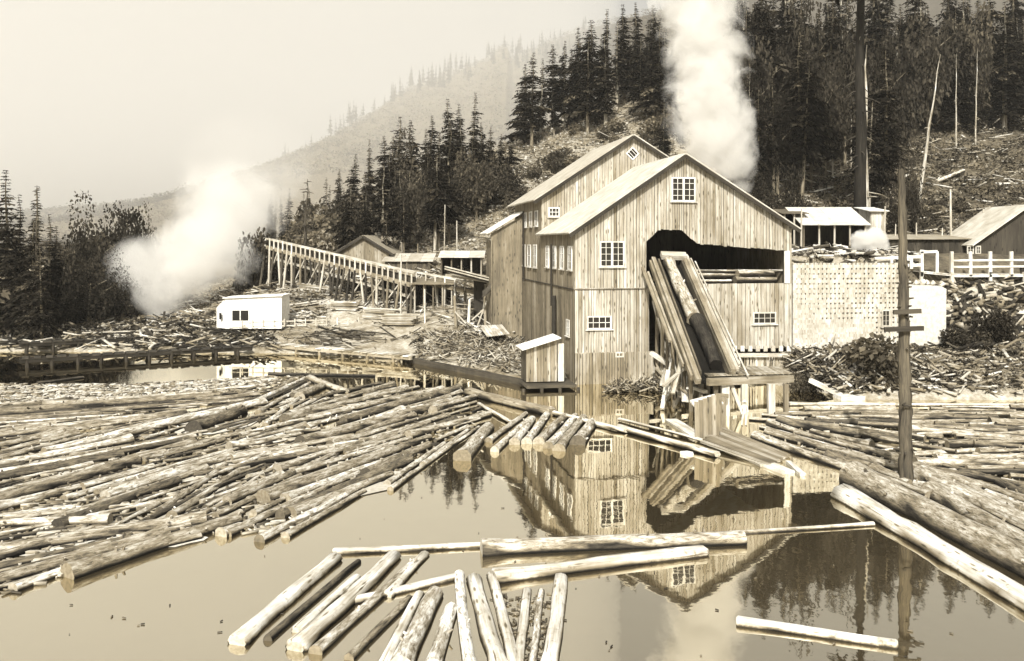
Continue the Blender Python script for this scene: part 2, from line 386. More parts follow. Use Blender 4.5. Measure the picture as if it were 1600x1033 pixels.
# remaining walls, floor
m = MB(); m.prism([(0, 2.0), (S2, 2.0), (S2, zE2-.1), (S1, zE2-.1), (S1, zR), (0, zR)], C0+U*WID, D, Z, U, -.15, 0, .3); m.build('side_wall', 'board', mill)
m = MB(); m.prism([(0, .0), (WID, .0), (WID, zE2), (uA2, zA2), (0, zE2)], C0+D*S2, U, Z, D, -.15, 0, .3); m.build('end_wall', 'board', mill)
m = MB(); m.prism([(.2, .2), (WID-.2, .2), (WID-.2, S2-.2), (.2, S2-.2)], C0+Z*8.4, U, D, Z, -.25, 0, .12); m.build('saw_floor', 'timber', mill)
# roofs
def slope(u0, z0, u1, z1, s0, s1, O, tone, th=.16):
    m = MB(); a = O+U*u0+Z*z0; b = O+U*u1+Z*z1; x = (b-a); L = x.length; x.normalize(); nn = D.cross(x)
    if nn.z < 0: nn = -nn
    m.prism([(0, s0), (L, s0), (L, s1), (0, s1)], a, x, D, nn, 0.0, th, tone); return m
sl = (zA-zL)/uA; sr = (zA-zR)/(WID-uA)
slope(-.6, zL-.6*sl, uA, zA, -.55, S1, C0+Z*.06, .52).build('roof', 'roofing', mill)
slope(uA, zA, WID+.6, zR-.6*sr, -.55, S1, C0+Z*.06, .5).build('roof', 'roofing', mill)
s2 = (zA2-zE2)/uA2
slope(-.9, zE2-.9*s2, uA2, zA2, -.5, S2-S1+.5, CB+Z*.06, .42).build('roof', 'roofing', mill)
slope(uA2, zA2, WID+.7, zE2-.7*s2, -.5, S2-S1+.5, CB+Z*.06, .5).build('roof', 'roofing', mill)
def rake(O, pts, s):
    for (u0, z0), (u1, z1) in zip(pts, pts[1:]):
        m = MB(); m.beam(O+U*u0+Z*(z0-.1)+N*s, O+U*u1+Z*(z1-.1)+N*s, .07, .34, .045); m.build('rake_board', 'timber', mill)  # near-black tone paints the shadow under the roof edge onto the board
rake(C0, [(-.6, zL-.6*sl), (uA, zA), (WID+.6, zR-.6*sr)], .56)
rake(CB, [(-.9, zE2-.9*s2), (uA2, zA2), (WID+.7, zE2-.7*s2)], .51)
# ledges
m = MB(); m.beam(C0+Z*zLedge+N*.11, C0+U*oTL[0]+Z*zLedge+N*.11, .07, .09, .12); m.beam(C0+Z*zLedge-U*.12, C0+Z*zLedge-U*.12+D*S2, .08, .1, .07); m.build('ledge', 'timber', mill)
m = MB(); m.beam(C0+U*oD[0]+Z*zw+N*.06, C0+U*oD[0]+Z*oD[1]+N*.06, .5, .14, .8, up=N); m.build('corner_post', 'timber', mill)
def window(O, u, n, cx, cz, w, h, cols, rows, parent, name='window', rot=0.0, mull=None, tone=.78, pane=True):
    """frame with muntins proud of the boards; pane and sill are its children"""
    fr = MB(); X = u*math.cos(rot)+Z*math.sin(rot); Yv = -u*math.sin(rot)+Z*math.cos(rot); c = O+u*cx+Z*cz+n*.08
    t = .12
    for sx in (-1, 1): fr.beam(c+X*(sx*(w/2-t/2))-Yv*(h/2), c+X*(sx*(w/2-t/2))+Yv*(h/2), t, .1, tone, up=n)
    for sy in (-1, 1): fr.beam(c+Yv*(sy*(h/2-t/2))-X*(w/2-t), c+Yv*(sy*(h/2-t/2))+X*(w/2-t), t, .1, tone, up=n)
    for i in range(1, cols):
        q = -w/2+w*i/cols; tt = .2 if (mull and i == mull) else .05
        fr.beam(c+X*q-Yv*(h/2-t), c+X*q+Yv*(h/2-t), tt, .07, tone, up=n)
    for i in range(1, rows):
        q = -h/2+h*i/rows; fr.beam(c+Yv*q-X*(w/2-t)+n*.002, c+Yv*q+X*(w/2-t)+n*.002, .045, .066, tone, up=n)
    o = fr.build(name, 'timber', parent)
    if pane:
        p = MB(); p.box(c-n*.01, (X, Yv, n), (w-.06, h-.06, .02), .02); po = p.build('pane', 'window_glass', o); po.location = (0, 0, 0)
    if rot == 0 and h > .8:
        p = MB(); p.box(c-Z*(h/2+.06)+n*.06, (u, n, Z), (w+.3, .2, .08), .7); po = p.build('sill', 'timber', o); po.location = (0, 0, 0)
    return o
def wpx(x0, y0, x1, y1, s=0.0):
    a = fp(x0, y0, s); b = fp(x1, y1, s); return (a[0]+b[0])/2, (a[1]+b[1])/2, abs(b[0]-a[0]), abs(a[1]-b[1])
window(C0, U, N, *wpx(1049, 277, 1086, 315), 4, 4, mill, mull=2)
window(C0, U, N, *wpx(937, 377, 975, 417), 4, 4, mill, mull=2)
window(C0, U, N, *wpx(917, 494, 955, 514), 4, 2, mill)
window(C0, U, N, *wpx(1176, 488, 1212, 506), 4, 2, mill)
window(CB, U, N, *wpx(857, 324, 874, 339, S1), 3, 2, mill)
a = wpx(977, 230, 999, 250, S1); window(CB, U, N, a[0], a[1], 1.05, 1.05, 3, 1, mill, name='diamond_vent', rot=math.radians(45))
window(C0, U, N, *wpx(961, 550, 974, 558), 2, 1, mill, name='hatch')
# windows of the side wall
for i in range(4): window(OL, D, -U, 1.5+i*3.3, 11.35, 1.5, 2.2, 2, 3, mill)
for i in range(4): window(OL, D, -U, 17.2+i*3.3, 15.4, 1.5, 1.7, 2, 2, mill)
for i in range(3): window(OL, D, -U, 18.0+i*3.4, 11.3, 1.9, 2.5, 2, 2, mill)
window(OL, D, -U, 2.3, 4.9, 1.3, 1.5, 2, 2, mill)
window(OL, D, -U, 26.5, 5.0, 1.2, 1.2, 2, 2, mill)
# pipes hanging on the side wall
def pipe(name, label, pts, r, tone, par=None):
    m = MB(); m.tube(pts, [r]*len(pts), 8, tone, 0); o = m.build(name, 'plain', par); return o
pipe('drain_pipe', '', [C0+D*8.3-U*.35+Z*12.6, C0+D*8.3-U*.35+Z*6.5], .1, .03, mill)
pipe('drain_pipe', '', [C0+D*23.5-U*.35+Z*16.4, C0+D*23.5-U*.35+Z*8.3], .1, .03, mill)
pipe('stove_pipe', '', [C0+D*6.6-U*.45+Z*7.6, C0+D*6.6-U*.45+Z*.6], .22, .03, mill)
# lean-to at the far end of the side wall
L0 = C0+D*25.5
m = MB(); m.prism([(0, 0), (3.7, 0), (3.7, 13.8), (0, 15.9)], L0-U*.12+Z*.0, -U, Z, N, -.1, 0, .26); m.prism([(0, 0), (4.8, 0), (4.8, 13.0), (0, 13.0)], L0-U*3.7, D, Z, -U, -.1, 0, .2)
lean = m.build('lean_to', 'board', mill)
m = MB(); a = L0-U*.1+Z*16.3; b = L0-U*4.4+Z*13.75; x = (b-a).normalized(); m.prism([(0, -.6), ((b-a).length, -.6), ((b-a).length, 5.4), (0, 5.4)], a, x, D, x.cross(D)*(1 if x.cross(D).z > 0 else -1), 0, .14, .7); o = m.build('lean_to_roof', 'roofing', lean); o.location = (0, 0, 0)
# little shed against the side wall
S0 = W(822, 597, .6)
shed = thing('tool_shed', 'small board shed with a pale sloping roof below the side wall', 'shed', (S0.x, S0.y, .6))
su, sn = Vector((.985, .17, 0)), Vector((.17, -.985, 0))
m = MB(); m.prism([(0, 0), (2.75, 0), (2.75, 3.7), (0, 2.9)], S0, su, Z, -sn, 0, 2.4, .1); wsh = m.build('shed_wall', 'board', shed)
m = MB(); a = 0.0
while a < 2.7:
    w = R.uniform(.22, .4); w = min(w, 2.75-a); mm = MB(); mm.prism([(a+.015, 0), (a+w-.015, 0), (a+w-.015, 2.9+.8*(a+w)/2.75), (a+.015, 2.9+.8*a/2.75)], S0, su, Z, sn, .0, .04, R.choice([.3, .42, .5, .55])); bo = mm.build('board', 'board', wsh); bo.location = -(wsh.location+shed.location); a += w
m = MB(); m.beam(S0+su*-.45+Z*2.85-sn*1.1, S0+su*3.0+Z*3.85-sn*1.1, 3.3, .1, .78); m.build('shed_roof', 'roofing', shed)
m = MB(); m.beam(S0+su*3.1+Z*0, S0+su*3.1+Z*3.3, .5, .3, .75, up=sn); m.build('corner_board', 'timber', shed)
dk = thing('shed_platform', 'dark plank platform on the water carrying the small board shed', 'platform', (S0.x, S0.y, .3))
m = MB(); m.box(S0+su*2.0-sn*.6-Z*.25, (su, sn, Z), (4.4, 3.8, .25), .09, jit=.0); m.build('deck', 'timber', dk)
for i in range(4): m = MB(); m.tube([S0+su*(-.5+i*1.6)+sn*1.5-Z*1.5, S0+su*(-.5+i*1.6)+sn*1.5-Z*.35], [.16, .16], 8, .07); m.build('pile', 'timber', dk)

# ------------------------------------------------------------------ log slip (ramp from the water up into the mill)
rt = Vector((14.55, 82.0, 10.75)); rb = P(1121, 592, 66.2); ramp_d = (rt-rb)
slip = thing('log_slip', 'steep timber log slip running from the pond deck up into the mill opening', 'log slip', rb)
rx = ramp_d.normalized(); ry = Vector((0, 0, 1)).cross(rx).normalized(); rzv = rx.cross(ry)   # ry points to -X (left)
def rp(t, a, h): return rb+ramp_d*t+ry*a+rzv*h
m = MB()
m.prism([(-1.0, 0), (1.45, 0), (1.45, ramp_d.length+1.5), (-1.0, ramp_d.length+1.5)], rb+rx*-.3, ry, rx, rzv, -.25, 0, .012); m.build('trough_floor', 'timber', slip)
for a, w, h, z0, t0, t1, tn in ((1.6, .38, .45, .3, -.04, 1.02, .33), (1.95, .18, .5, .1, 0, 1.0, .26), (1.3, .14, .8, .35, 0, .97, .16), (2.45, .26, .2, -.2, .3, 1.0, .26), (2.2, .16, .3, .0, .1, .9, .36)):
    m = MB(); m.beam(rp(t0, a, z0), rp(t1, a+.25*(a > 2), z0+.1), w, h, tn, up=rzv, jit=.22); m.build('side_rail', 'timber', slip)
for a, w, h, z0, t0, t1, tn in ((-1.12, .36, .4, .6, 0, 1.03, .29), (-1.42, .2, .2, .75, .0, 1.02, .46), (-1.75, .14, .2, .6, .05, 1.0, .45), (-2.1, .1, .12, .5, -.02, .98, .55), (-.9, .2, .7, .3, 0, 1.0, .12)):
    m = MB(); m.beam(rp(t0, a, z0), rp(t1, a, z0), w, h, tn, up=rzv, jit=.22); m.build('side_rail', 'timber', slip)
m = MB(); m.beam(rp(1.0, -1.3, .85), rp(1.0, 1.0, .95), .8, .45, .55, up=rzv); m.build('head_block', 'timber', slip)
for i in range(7):
    t = .1+i*.13
    for a in (-1.3, 1.6):
        p = rp(t, a, -.3); m = MB(); m.tube([(p.x+R.uniform(-.2, .2), p.y+R.uniform(-.3, .3), -1.4), p], [.19, .16], 7, R.choice([.1, .16, .3]), rough=.1); m.build('post', 'timber', slip)
    m = MB(); m.beam(rp(t, -1.6, -.35), rp(t, 2.0, -.35), .2, .2, .18, up=rzv); m.build('cross_beam', 'timber', slip)
def log_mb(L, r1, r2, tone, seed=0, endtone=None, n=12, rough=.07, bend=.0, hewn=False, seg=1.1, wet=.42):  # wet sets how far up the damp and painted underside shade reach
    rr = random.Random(seed); k = max(4, int(L/seg)); m = MB(); pts = []; rad = []
    ph = rr.uniform(0, 6.28); b1, b2 = rr.uniform(-bend, bend)*2.2, rr.uniform(-bend, bend)*.8
    for i in range(k+1):
        t = i/k; pts.append((-L/2+L*t, b1*L*math.sin(math.pi*t)+rr.uniform(-.02, .02), b2*L*math.sin(math.pi*t)))
        fl = 1.0+.18*max(0, (.12-t)/.12)
        rad.append((r1+(r2-r1)*t)*fl*(1+rr.uniform(-.03, .03)))
    if hewn:
        pts.insert(0, (-L/2-.06, 0, 0)); rad.insert(0, rad[0]*.8); pts.append((L/2+.06, 0, 0)); rad.append(rad[-1]*.78)
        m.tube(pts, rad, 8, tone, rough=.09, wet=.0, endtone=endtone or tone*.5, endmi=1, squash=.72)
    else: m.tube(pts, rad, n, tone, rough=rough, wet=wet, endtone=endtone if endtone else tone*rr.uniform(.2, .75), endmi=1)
    if not hewn and r1 > .14:            # branch stubs and peeling plates of bark standing proud
        for _ in range(int(L*.5)):
            t = rr.random(); a = rr.uniform(-1.2, 1.2); r = (r1+(r2-r1)*t)
            c = Vector((-L/2+L*t, math.sin(a)*r*.95, math.cos(a)*r*.95)); dr = Vector((rr.uniform(-.4, .4), math.sin(a), math.cos(a))).normalized()
            m.tube([c, c+dr*(.05+.5*r*rr.random())], [.035+r*.1, .02+r*.06], 5, tone*rr.choice([.5, .8, 1.3]), endmi=1)
    return m
LOGS = []
def put_log(a, b, r1, r2, tone, label, group=None, name='log', mats=('bark', 'cut_end'), hewn=False, cat='log', endtone=None, bend=.004, rough=.07):
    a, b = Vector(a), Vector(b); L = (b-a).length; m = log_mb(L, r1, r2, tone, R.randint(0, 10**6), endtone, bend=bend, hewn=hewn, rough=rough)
    o = m.build(name, mats); x = (b-a).normalized(); y = Z.cross(x).normalized(); z = x.cross(y)
    M = Matrix((x, y, z)).transposed()
    o.rotation_euler = M.to_euler(); o.location = (a+b)/2
    tag(o, label, cat, group); LOGS.append((np.array([a.x, a.y]), np.array([b.x, b.y]), max(r1, r2))); return o
put_log(rp(.97, .35, .55), rp(.42, .15, .55), .5, .62, .42, 'thick log lying in the log slip below the mill opening', hewn=False)
put_log(rp(.42, -.05, .5), rp(.06, -.1, .45), .55, .5, .03, 'dark wet log lower down in the log slip')
# log deck inside the opening
deckZ = zw
for i, (x0, x1, y, r, tn, Y) in enumerate(((1082, 1226, 424, .16, .7, 84.2), (1075, 1150, 431, .28, .5, 83.9), (1152, 1208, 428, .3, .42, 83.7), (1148, 1212, 438, .3, .36, 83.4), (1080, 1142, 440, .2, .6, 83.4))):
    put_log(P(x0, y, Y), P(x1, y-.5, Y+1.3), r, r*.9, tn, ['long pale rail pole across the mill opening', 'stripped log resting behind the slip head inside the opening', 'rough bark log, upper of two at the right of the opening', 'rough bark log, lower of two at the right of the opening', 'short pale log on the sill beside the slip head'][i])
# deck at the foot of the slip
dz = rb.z-.15
deck = thing('slip_deck', 'timber deck on posts at the foot of the log slip', 'deck', (rb.x, rb.y, 0))
a, b = P(1106, 597, 65.4), P(1238, 592, 67.3)
m = MB(); m.beam(a, b, .45, .5, .3, jit=.12); m.build('front_beam', 'timber', deck)
m = MB(); m.beam(a+Vector((.1, 1.1, .2)), b+Vector((0, 1.1, .2)), .4, .5, .5); m.build('rear_beam', 'timber', deck)
for i in range(14):
    t = (i+.5)/14; p = a.lerp(b, t)+Vector((0, .4, .42)); m = MB(); m.beam(p+Vector((0, -.3, 0)), p+Vector((0, 3.0+R.uniform(0, .8), 0)), .42, .07, R.choice([.22, .34, .45])); m.build('plank', 'timber', deck)
for x, w, tn in ((1133, .55, .82), (1163, .45, .5), (1205, .5, .72), (1228, .3, .3), (1118, .3, .14)):
    p = P(x, 600, 66.0); m = MB(); m.beam((p.x, p.y, -1.2), (p.x, p.y, p.z), w, .4, tn, up=(0, 1, 0)); m.build('post', 'timber', deck)
m = MB(); m.beam(P(1142, 600, 66.2), P(1158, 640, 66.2), .3, .3, .45); m.build('brace', 'timber', deck)
m = MB(); m.beam(P(1120, 618, 65.2), P(1138, 619, 65.2), .25, .3, .35); m.build('brace', 'timber', deck)
# slatted screen below the wing wall
scr = thing('slat_screen', 'upright slat screen with gaps under the pale wing wall', 'screen', P(1190, 590, 81))
for i in range(24):
    x = 1128+i*4.5
    if R.random() < .12: continue
    m = MB(); m.beam(P(x, 592, 80.5+i*.09), P(x+R.uniform(-.6, .6), 556, 80.5+i*.09), R.uniform(.12, .27), .06, R.choice([.2, .45, .6, .7, .3]), up=(0, 1, 0)); m.build('slat', 'board', scr)
m = MB(); m.beam(P(1126, 555, 80.3), P(1238, 555, 82.3), .2, .35, .7); m.build('rail', 'timber', scr)
m = MB(); m.beam(P(1234, 595, 82.2), P(1233, 548, 82.2), .35, .2, .75, up=(0, 1, 0)); m.build('end_post', 'timber', scr)
for i in range(9): m = MB(); p = P(1136+i*12, 549, 81.9); m.beam(p, p+Vector((0, 0, .5)), .35, .2, .7, up=(0, 1, 0)); m.build('stub', 'timber', scr)
# collapsed timbers on the slip's side
for i, (x0, y0, Y0, x1, y1, Y1, w, tn) in enumerate(((1018, 552, 79, 1075, 592, 74, .4, .7), (1074, 574, 74, 1108, 597, 68, .45, .62), (1042, 520, 80, 1052, 592, 76, .2, .5), (1050, 600, 76, 1046, 560, 78, .35, .6), (1062, 620, 71, 1055, 578, 76, .3, .5), (1070, 625, 69, 1068, 590, 73, .55, .66), (1080, 618, 69, 1088, 586, 72, .25, .6), (1025, 575, 78, 1060, 612, 73, .25, .4), (1032, 556, 79.5, 1040, 610, 76, .2, .65), (1095, 622, 67, 1098, 592, 70, .3, .45), (1060, 598, 73, 1102, 612, 67, .35, .55), (1020, 470, 80.8, 1040, 545, 79, .18, .6), (1024, 560, 79, 1036, 604, 77, .22, .3), (1044, 612, 74, 1066, 570, 76, .22, .7))+tuple((R.uniform(1025, 1105), R.uniform(600, 640), R.uniform(67, 74), R.uniform(1030, 1100), R.uniform(545, 612), R.uniform(69, 78), R.uniform(.12, .32), R.choice([.12, .3, .5, .62])) for _ in range(18))):
    m = MB(); a = P(x0, y0, Y0); b = P(x1, y1, Y1); m.beam(a, b, w, w*.6, tn, jit=.25); o = m.build('leaning_timber', 'timber', origin=(a+b)/2)
    tag(o, 'loose timber leaning in the tangle below the log slip', 'timber', 'tangle of timbers below the log slip')
# bin, landing and planks at the water in front of the slip
bn = thing('timber_bin', 'upright plank bin with a tilted pale lid standing at the pond landing', 'bin', W(1105, 688))
for i, x in enumerate((1090, 1096.5, 1103, 1110, 1116, 1122)):
    m = MB(); p = W(x, 690-.15*i); m.beam((p.x, p.y, -.5), (p.x, p.y+.3, 2.5+.1*i), .29, .12, R.choice([.25, .34, .42, .2]), up=(0, 1, 0)); m.build('plank', 'board', bn)
for i, x in enumerate((1124, 1128, 1131)):
    m = MB(); p = W(x, 684-i*7); m.beam((p.x, p.y, -.3), (p.x, p.y, 2.6-.2*i), .3, .12, .3, up=(0, 1, 0)); m.build('side_plank', 'board', bn)
m = MB(); m.beam(P(1084, 634, 59), P(1124, 624, 59.5), 1.1, .14, .85, up=(0, -.5, 1)); m.build('lid', 'timber', bn)
land = thing('landing', 'low sloping plank landing running into the pond before the slip deck', 'landing', W(1180, 700))
for i in range(8):
    t = i/7; a = W(1098+t*26, 690-t*22, .35); b = W(1203+t*28, 727-t*15, .1); m = MB(); m.beam(a, b, .42, .14, R.choice([.22, .32, .42, .28]), jit=.25); m.build('plank', 'timber', land)
for i, (x0, y0, x1, y1, w, tn, lb) in enumerate(((1190, 722, 1234, 738, .8, .75, 'pale wide slab floating at the tip of the plank landing'), (1048, 656, 1092, 684, .9, .7, 'pale slab floating beside the upright plank bin'), (1232, 722, 1254, 742, .3, .8, 'short white stick floating past the plank landing'), (1116, 690, 1192, 728, .35, .5, 'weathered plank floating along the edge of the landing'), (1068, 709, 1078, 707, .5, .8, 'small pale chunk floating near the end of the boom'))):
    a = W(x0, y0, .08); b = W(x1, y1, .08); m = MB(); m.beam(a, b, w, .16, tn, jit=.2); o = m.build('floating_slab', 'timber', origin=(a+b)/2); tag(o, lb, 'slab')
# brush pile by the wall foot
def stick_cloud(name, centers, n, L, w, tones, zfun, tilt=.35, dirfun=None):
    """many loose sticks as one mesh; centers (k,3)=x,y,spread"""
    c = np.asarray(centers, float); i = NR.integers(0, len(c), n)
    x = c[i, 0]+NR.normal(0, 1, n)*c[i, 2]; y = c[i, 1]+NR.normal(0, 1, n)*c[i, 2]*(c[i, 3] if c.shape[1] > 3 else 1)
    return sticks(name, x, y, zfun(x, y), NR.uniform(L[0], L[1], n), NR.uniform(w[0], w[1], n), NR.choice(tones, n), tilt)
def sticks(name, x, y, z, L, w, tone, tilt, az=None):
    n = len(x); az = NR.uniform(0, math.pi, n) if az is None else az; el = NR.normal(0, tilt, n)
    d = np.stack([np.cos(az)*np.cos(el), np.sin(az)*np.cos(el), np.sin(el)], -1)
    s = np.cross(d, [0, 0, 1.0]); s /= np.linalg.norm(s, axis=1)[:, None]+1e-9; u = np.cross(s, d)
    c = np.stack([x, y, z+np.abs(np.sin(el))*L*.35+w*.3], -1); V = []
    for i in (-.5, .5):
        for j, k in ((-.5, -.5), (.5, -.5), (.5, .5), (-.5, .5)):
            V.append(c+d*(i*L)[:, None]+s*(j*w)[:, None]+u*(k*w*.7)[:, None])
    V = np.stack(V, 1).reshape(-1, 3); base = np.arange(n)[:, None, None]*8
    q = np.array([[0, 3, 2, 1], [4, 5, 6, 7], [0, 1, 5, 4], [1, 2, 6, 5], [2, 3, 7, 6], [3, 0, 4, 7]])[None]
    me = np_mesh(name, V, (base+q).reshape(-1, 4), np.repeat(tone, 8), 'timber', V*.3)
    return kind(link(me, name), 'stuff')
bp0, bp1 = W(950, 612), W(1036, 610)
n = 420; t = NR.random(n); x = bp0.x+(bp1.x-bp0.x)*t; y = bp0.y+(bp1.y-bp0.y)*t+NR.normal(0, .4, n)
sticks('brush_pile', x, y, NR.uniform(0, .75, n)*(.4+.6*t), NR.uniform(.4, 1.5, n), NR.uniform(.04, .13, n), NR.choice([.06, .15, .3, .4], n), .5)

# ------------------------------------------------------------------ right bank: stacked wall, sheds, trestle
ws = WID+.15; O2 = C0.copy()
u0, u1 = ws, fp(1404, 450)[0]; u2 = fp(1477, 450)[0]
zt1 = fp(1320, 411)[1]; zb1 = fp(1320, 545)[1]-.3; zt2 = fp(1440, 447)[1]
lum = thing('lumber_stack_wall', 'pale wall of stacked boards with rows of small dark gaps', 'wall', O2+U*(u0+5)+Z*zb1)
m = MB(); m.prism([(u0, zb1), (u1, zb1), (u1, zt1-.05), (u0, zt1-.05)], O2, U, Z, N, -1.2, -.25, .03); m.build('core', 'plain', lum)
NROW, NCOLS = 18, 25; rh = (zt1-zb1)/NROW; cw = (u1-u0)/NCOLS
for r in range(NROW):
    zb_ = zb1+r*rh
    m = MB(); m.prism([(u0, zb_), (u1, zb_), (u1, zb_+rh*.62), (u0, zb_+rh*.62)], O2, U, Z, N, -.3, R.uniform(-.004, .004), R.uniform(.56, .62)); m.build('board', 'timber', lum)
m = MB()
for r in range(NROW):
    zb_ = zb1+r*rh+rh*.62
    for c in range(NCOLS):
        fr = (r+.5)/NROW; fc = (c+.5)/NCOLS
        closed = fr < .55-.75*fc or (fr < .32 and fc < .75)  # gaps left out low on the left, imitating glare that washes them out
        a0 = u0+c*cw; g = .0 if closed or R.random() < .14 else cw*R.uniform(.32, .46)*min(1, .5+fc)
        m.prism([(a0, zb_), (a0+cw-g, zb_), (a0+cw-g, zb_+rh*.38), (a0, zb_+rh*.38)], O2, U, Z, N, -.3, -.005, R.uniform(.56, .62))
kind(m.build('spacer', 'timber', lum), 'stuff')
a = wpx(1377, 484, 1390, 510); window(O2, U, N, a[0], a[1], a[2], a[3], 2, 3, lum, tone=.6)
blk = thing('white_wall_end', 'plain white wall section with broken rubble along its top', 'wall', O2+U*(u1+2)+Z*zb1)
m = MB(); m.prism([(u1+.05, zb1+.3), (u2, zb1+.6), (u2+.05, zt2-.3), (u2-.6, zt2), (u1+.05, zt2+.1)], O2, U, Z, N, -3.0, .1, .58); m.build('wall_block', 'plain', blk)
for i in range(26):
    p = O2+U*(u1+.3+(u2-u1-.4)*R.random())-N*(.2+2*R.random())+Z*(zt2+R.uniform(0, .35)*(1-i/40)); s = R.uniform(.2, .5); m = MB(); m.tube([p, p+Vector((s*.5, s*.2, s*.3)), p+Vector((s, 0, s*.1))], [s*.3, s*.6, s*.25], 6, R.choice([.2, .35, .5, .6]), rough=.3); m.build('rubble_stone', 'plain', blk)
def simple_shed(name, label, x0, x1, ytop_f, ybase, Y, depth, wall_t, roof_t, rise, posts=0, open_front=True, over=.6):
    a = P(x0, ybase, Y); b = P(x1, ybase, Y); h = (ybase-ytop_f)/F*Y; t = thing(name, label, 'shed', ((a.x+b.x)/2, Y, a.z))
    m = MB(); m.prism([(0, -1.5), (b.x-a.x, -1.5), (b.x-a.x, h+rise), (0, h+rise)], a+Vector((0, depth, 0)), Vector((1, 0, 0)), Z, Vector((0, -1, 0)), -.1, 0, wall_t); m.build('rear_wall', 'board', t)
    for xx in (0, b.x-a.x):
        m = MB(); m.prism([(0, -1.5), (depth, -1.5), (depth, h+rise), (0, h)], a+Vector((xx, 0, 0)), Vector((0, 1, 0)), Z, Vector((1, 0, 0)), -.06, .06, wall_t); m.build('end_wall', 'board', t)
    if not open_front:
        q = 0; W_ = b.x-a.x
        while q < W_-.05:
            w = min(R.uniform(.25, .45), W_-q); m = MB(); m.prism([(q+.01, -1), (q+w-.01, -1), (q+w-.01, h), (q+.01, h)], a, Vector((1, 0, 0)), Z, Vector((0, -1, 0)), .07, .13, wall_t*R.uniform(.6, 1.5)); m.build('board', 'board', t); q += w
    for i in range(posts):
        p = a.lerp(b, i/(posts-1)); m = MB(); m.tube([p+Vector((0, 0, -1)), p+Vector((0, 0, h))], [.13, .12], 7, R.choice([.15, .4, .5])); m.build('post', 'timber', t)
    L = math.hypot(depth+over*2, rise*(1+2*over/depth)); y = Vector((0, depth, rise)).normalized(); n_ = Vector((0, -rise, depth)).normalized()
    k = max(1, int((b.x-a.x)/1.6)); wd = (b.x-a.x+1.0)/k
    for i in range(k):
        m = MB(); m.prism([(-.5+i*wd+.015, -over), (-.5+(i+1)*wd-.015, -over), (-.5+(i+1)*wd-.015, L-over), (-.5+i*wd+.015, L-over)], a+Z*h, Vector((1, 0, 0)), y, n_, .02+R.uniform(0, .03), .12, roof_t*R.uniform(.85, 1.1)); m.build('roof_sheet', 'roofing', t)
    return t
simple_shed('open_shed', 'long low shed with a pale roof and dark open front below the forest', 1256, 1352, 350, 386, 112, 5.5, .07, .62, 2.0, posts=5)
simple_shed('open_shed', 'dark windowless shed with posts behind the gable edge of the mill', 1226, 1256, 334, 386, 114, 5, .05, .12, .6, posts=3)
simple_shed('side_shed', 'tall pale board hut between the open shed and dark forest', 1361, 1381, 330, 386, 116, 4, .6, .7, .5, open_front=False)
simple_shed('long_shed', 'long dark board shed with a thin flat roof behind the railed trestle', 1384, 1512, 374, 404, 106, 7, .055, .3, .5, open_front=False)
# gable roofed building at the edge
gb = thing('gable_building', 'dark building under a broad pale gable roof behind the trestle', 'building', P(1560, 404, 104))
a = P(1524, 404, 104); wdt = P(1690, 404, 104).x-a.x; hh = (404-380)/F*104; rise = 4.4
m = MB(); m.prism([(0, -1.5), (wdt, -1.5), (wdt, hh), (wdt/2, hh+rise-.15), (0, hh)], a, Vector((1, 0, 0)), Z, Vector((0, -1, 0)), -9, 0, .06); m.build('wall', 'board', gb)
for s in (0, 1):
    for i in range(7):
        e0 = Vector((a.x-.6+s*(wdt+1.2), 0, a.z+hh-.35)); e1 = Vector((a.x+wdt/2, 0, a.z+hh+rise)); y0 = 103.3+i*1.4
        m = MB(); x = (e1-e0).normalized(); nn = Vector((0, 1, 0)).cross(x); nn = nn if nn.z > 0 else -nn
        m.prism([(0, y0+.01), ((e1-e0).length, y0+.01), ((e1-e0).length, y0+1.39), (0, y0+1.39)], Vector((e0.x, 0, e0.z)), x, Vector((0, 1, 0)), nn, 0.02, .12+R.uniform(0, .02), R.uniform(.42, .56)); m.build('roof_sheet', 'roofing', gb)
# front slope facing the pond: hipped pale sheet
hip0, hip1 = Vector((a.x-.6, 103.2, a.z+hh-.3)), Vector((a.x+wdt+.6, 103.2, a.z+hh-.3)); hp = Vector((a.x+wdt/2, 108.5, a.z+hh+rise+.3))
for x0, x1 in ((1512, 1520), (1525, 1531)):
    p0, p1 = P(x0, 384, 103.9), P(x1, 397, 103.9); window(Vector((0, 103.95, 0)), Vector((1, 0, 0)), Vector((0, -1, 0)), (p0.x+p1.x)/2, (p0.z+p1.z)/2, abs(p1.x-p0.x)+.2, abs(p0.z-p1.z), 2, 2, gb, tone=.6)
# railed trestle
tr = thing('railed_trestle', 'white railed walkway trestle over the dark bank slope', 'trestle', P(1520, 430, 97))
YT = 97
def tb(x0, y0, x1, y1, w, tn, name, dy=0.0, hgt=None):
    m = MB(); m.beam(P(x0, y0, YT+dy), P(x1, y1, YT+dy), w, hgt or w, tn, up=(0, 1, 0)); m.build(name, 'timber', tr)
for x in (1440, 1487, 1516, 1547, 1580, 1612): tb(x, 432, x, 393, .3, .85, 'rail_post')
tb(1487, 425, 1487, 462, .35, .8, 'leg'); tb(1547, 425, 1548, 500, .3, .6, 'leg'); tb(1600, 425, 1601, 500, .3, .6, 'leg'); tb(1440, 425, 1438, 450, .3, .6, 'leg'); tb(1488, 432, 1500, 460, .2, .5, 'brace')
for y in (407, 417): tb(1487, y, 1640, y-1, .2, .85, 'rail', -.12)
tb(1437, 394, 1464, 393, .3, .85, 'top_rail'); tb(1464, 393, 1464, 428, .25, .8, 'rail_post')
tb(1440, 425, 1490, 430, .25, .8, 'deck_edge'); tb(1487, 431, 1640, 430, .3, .82, 'deck_edge')
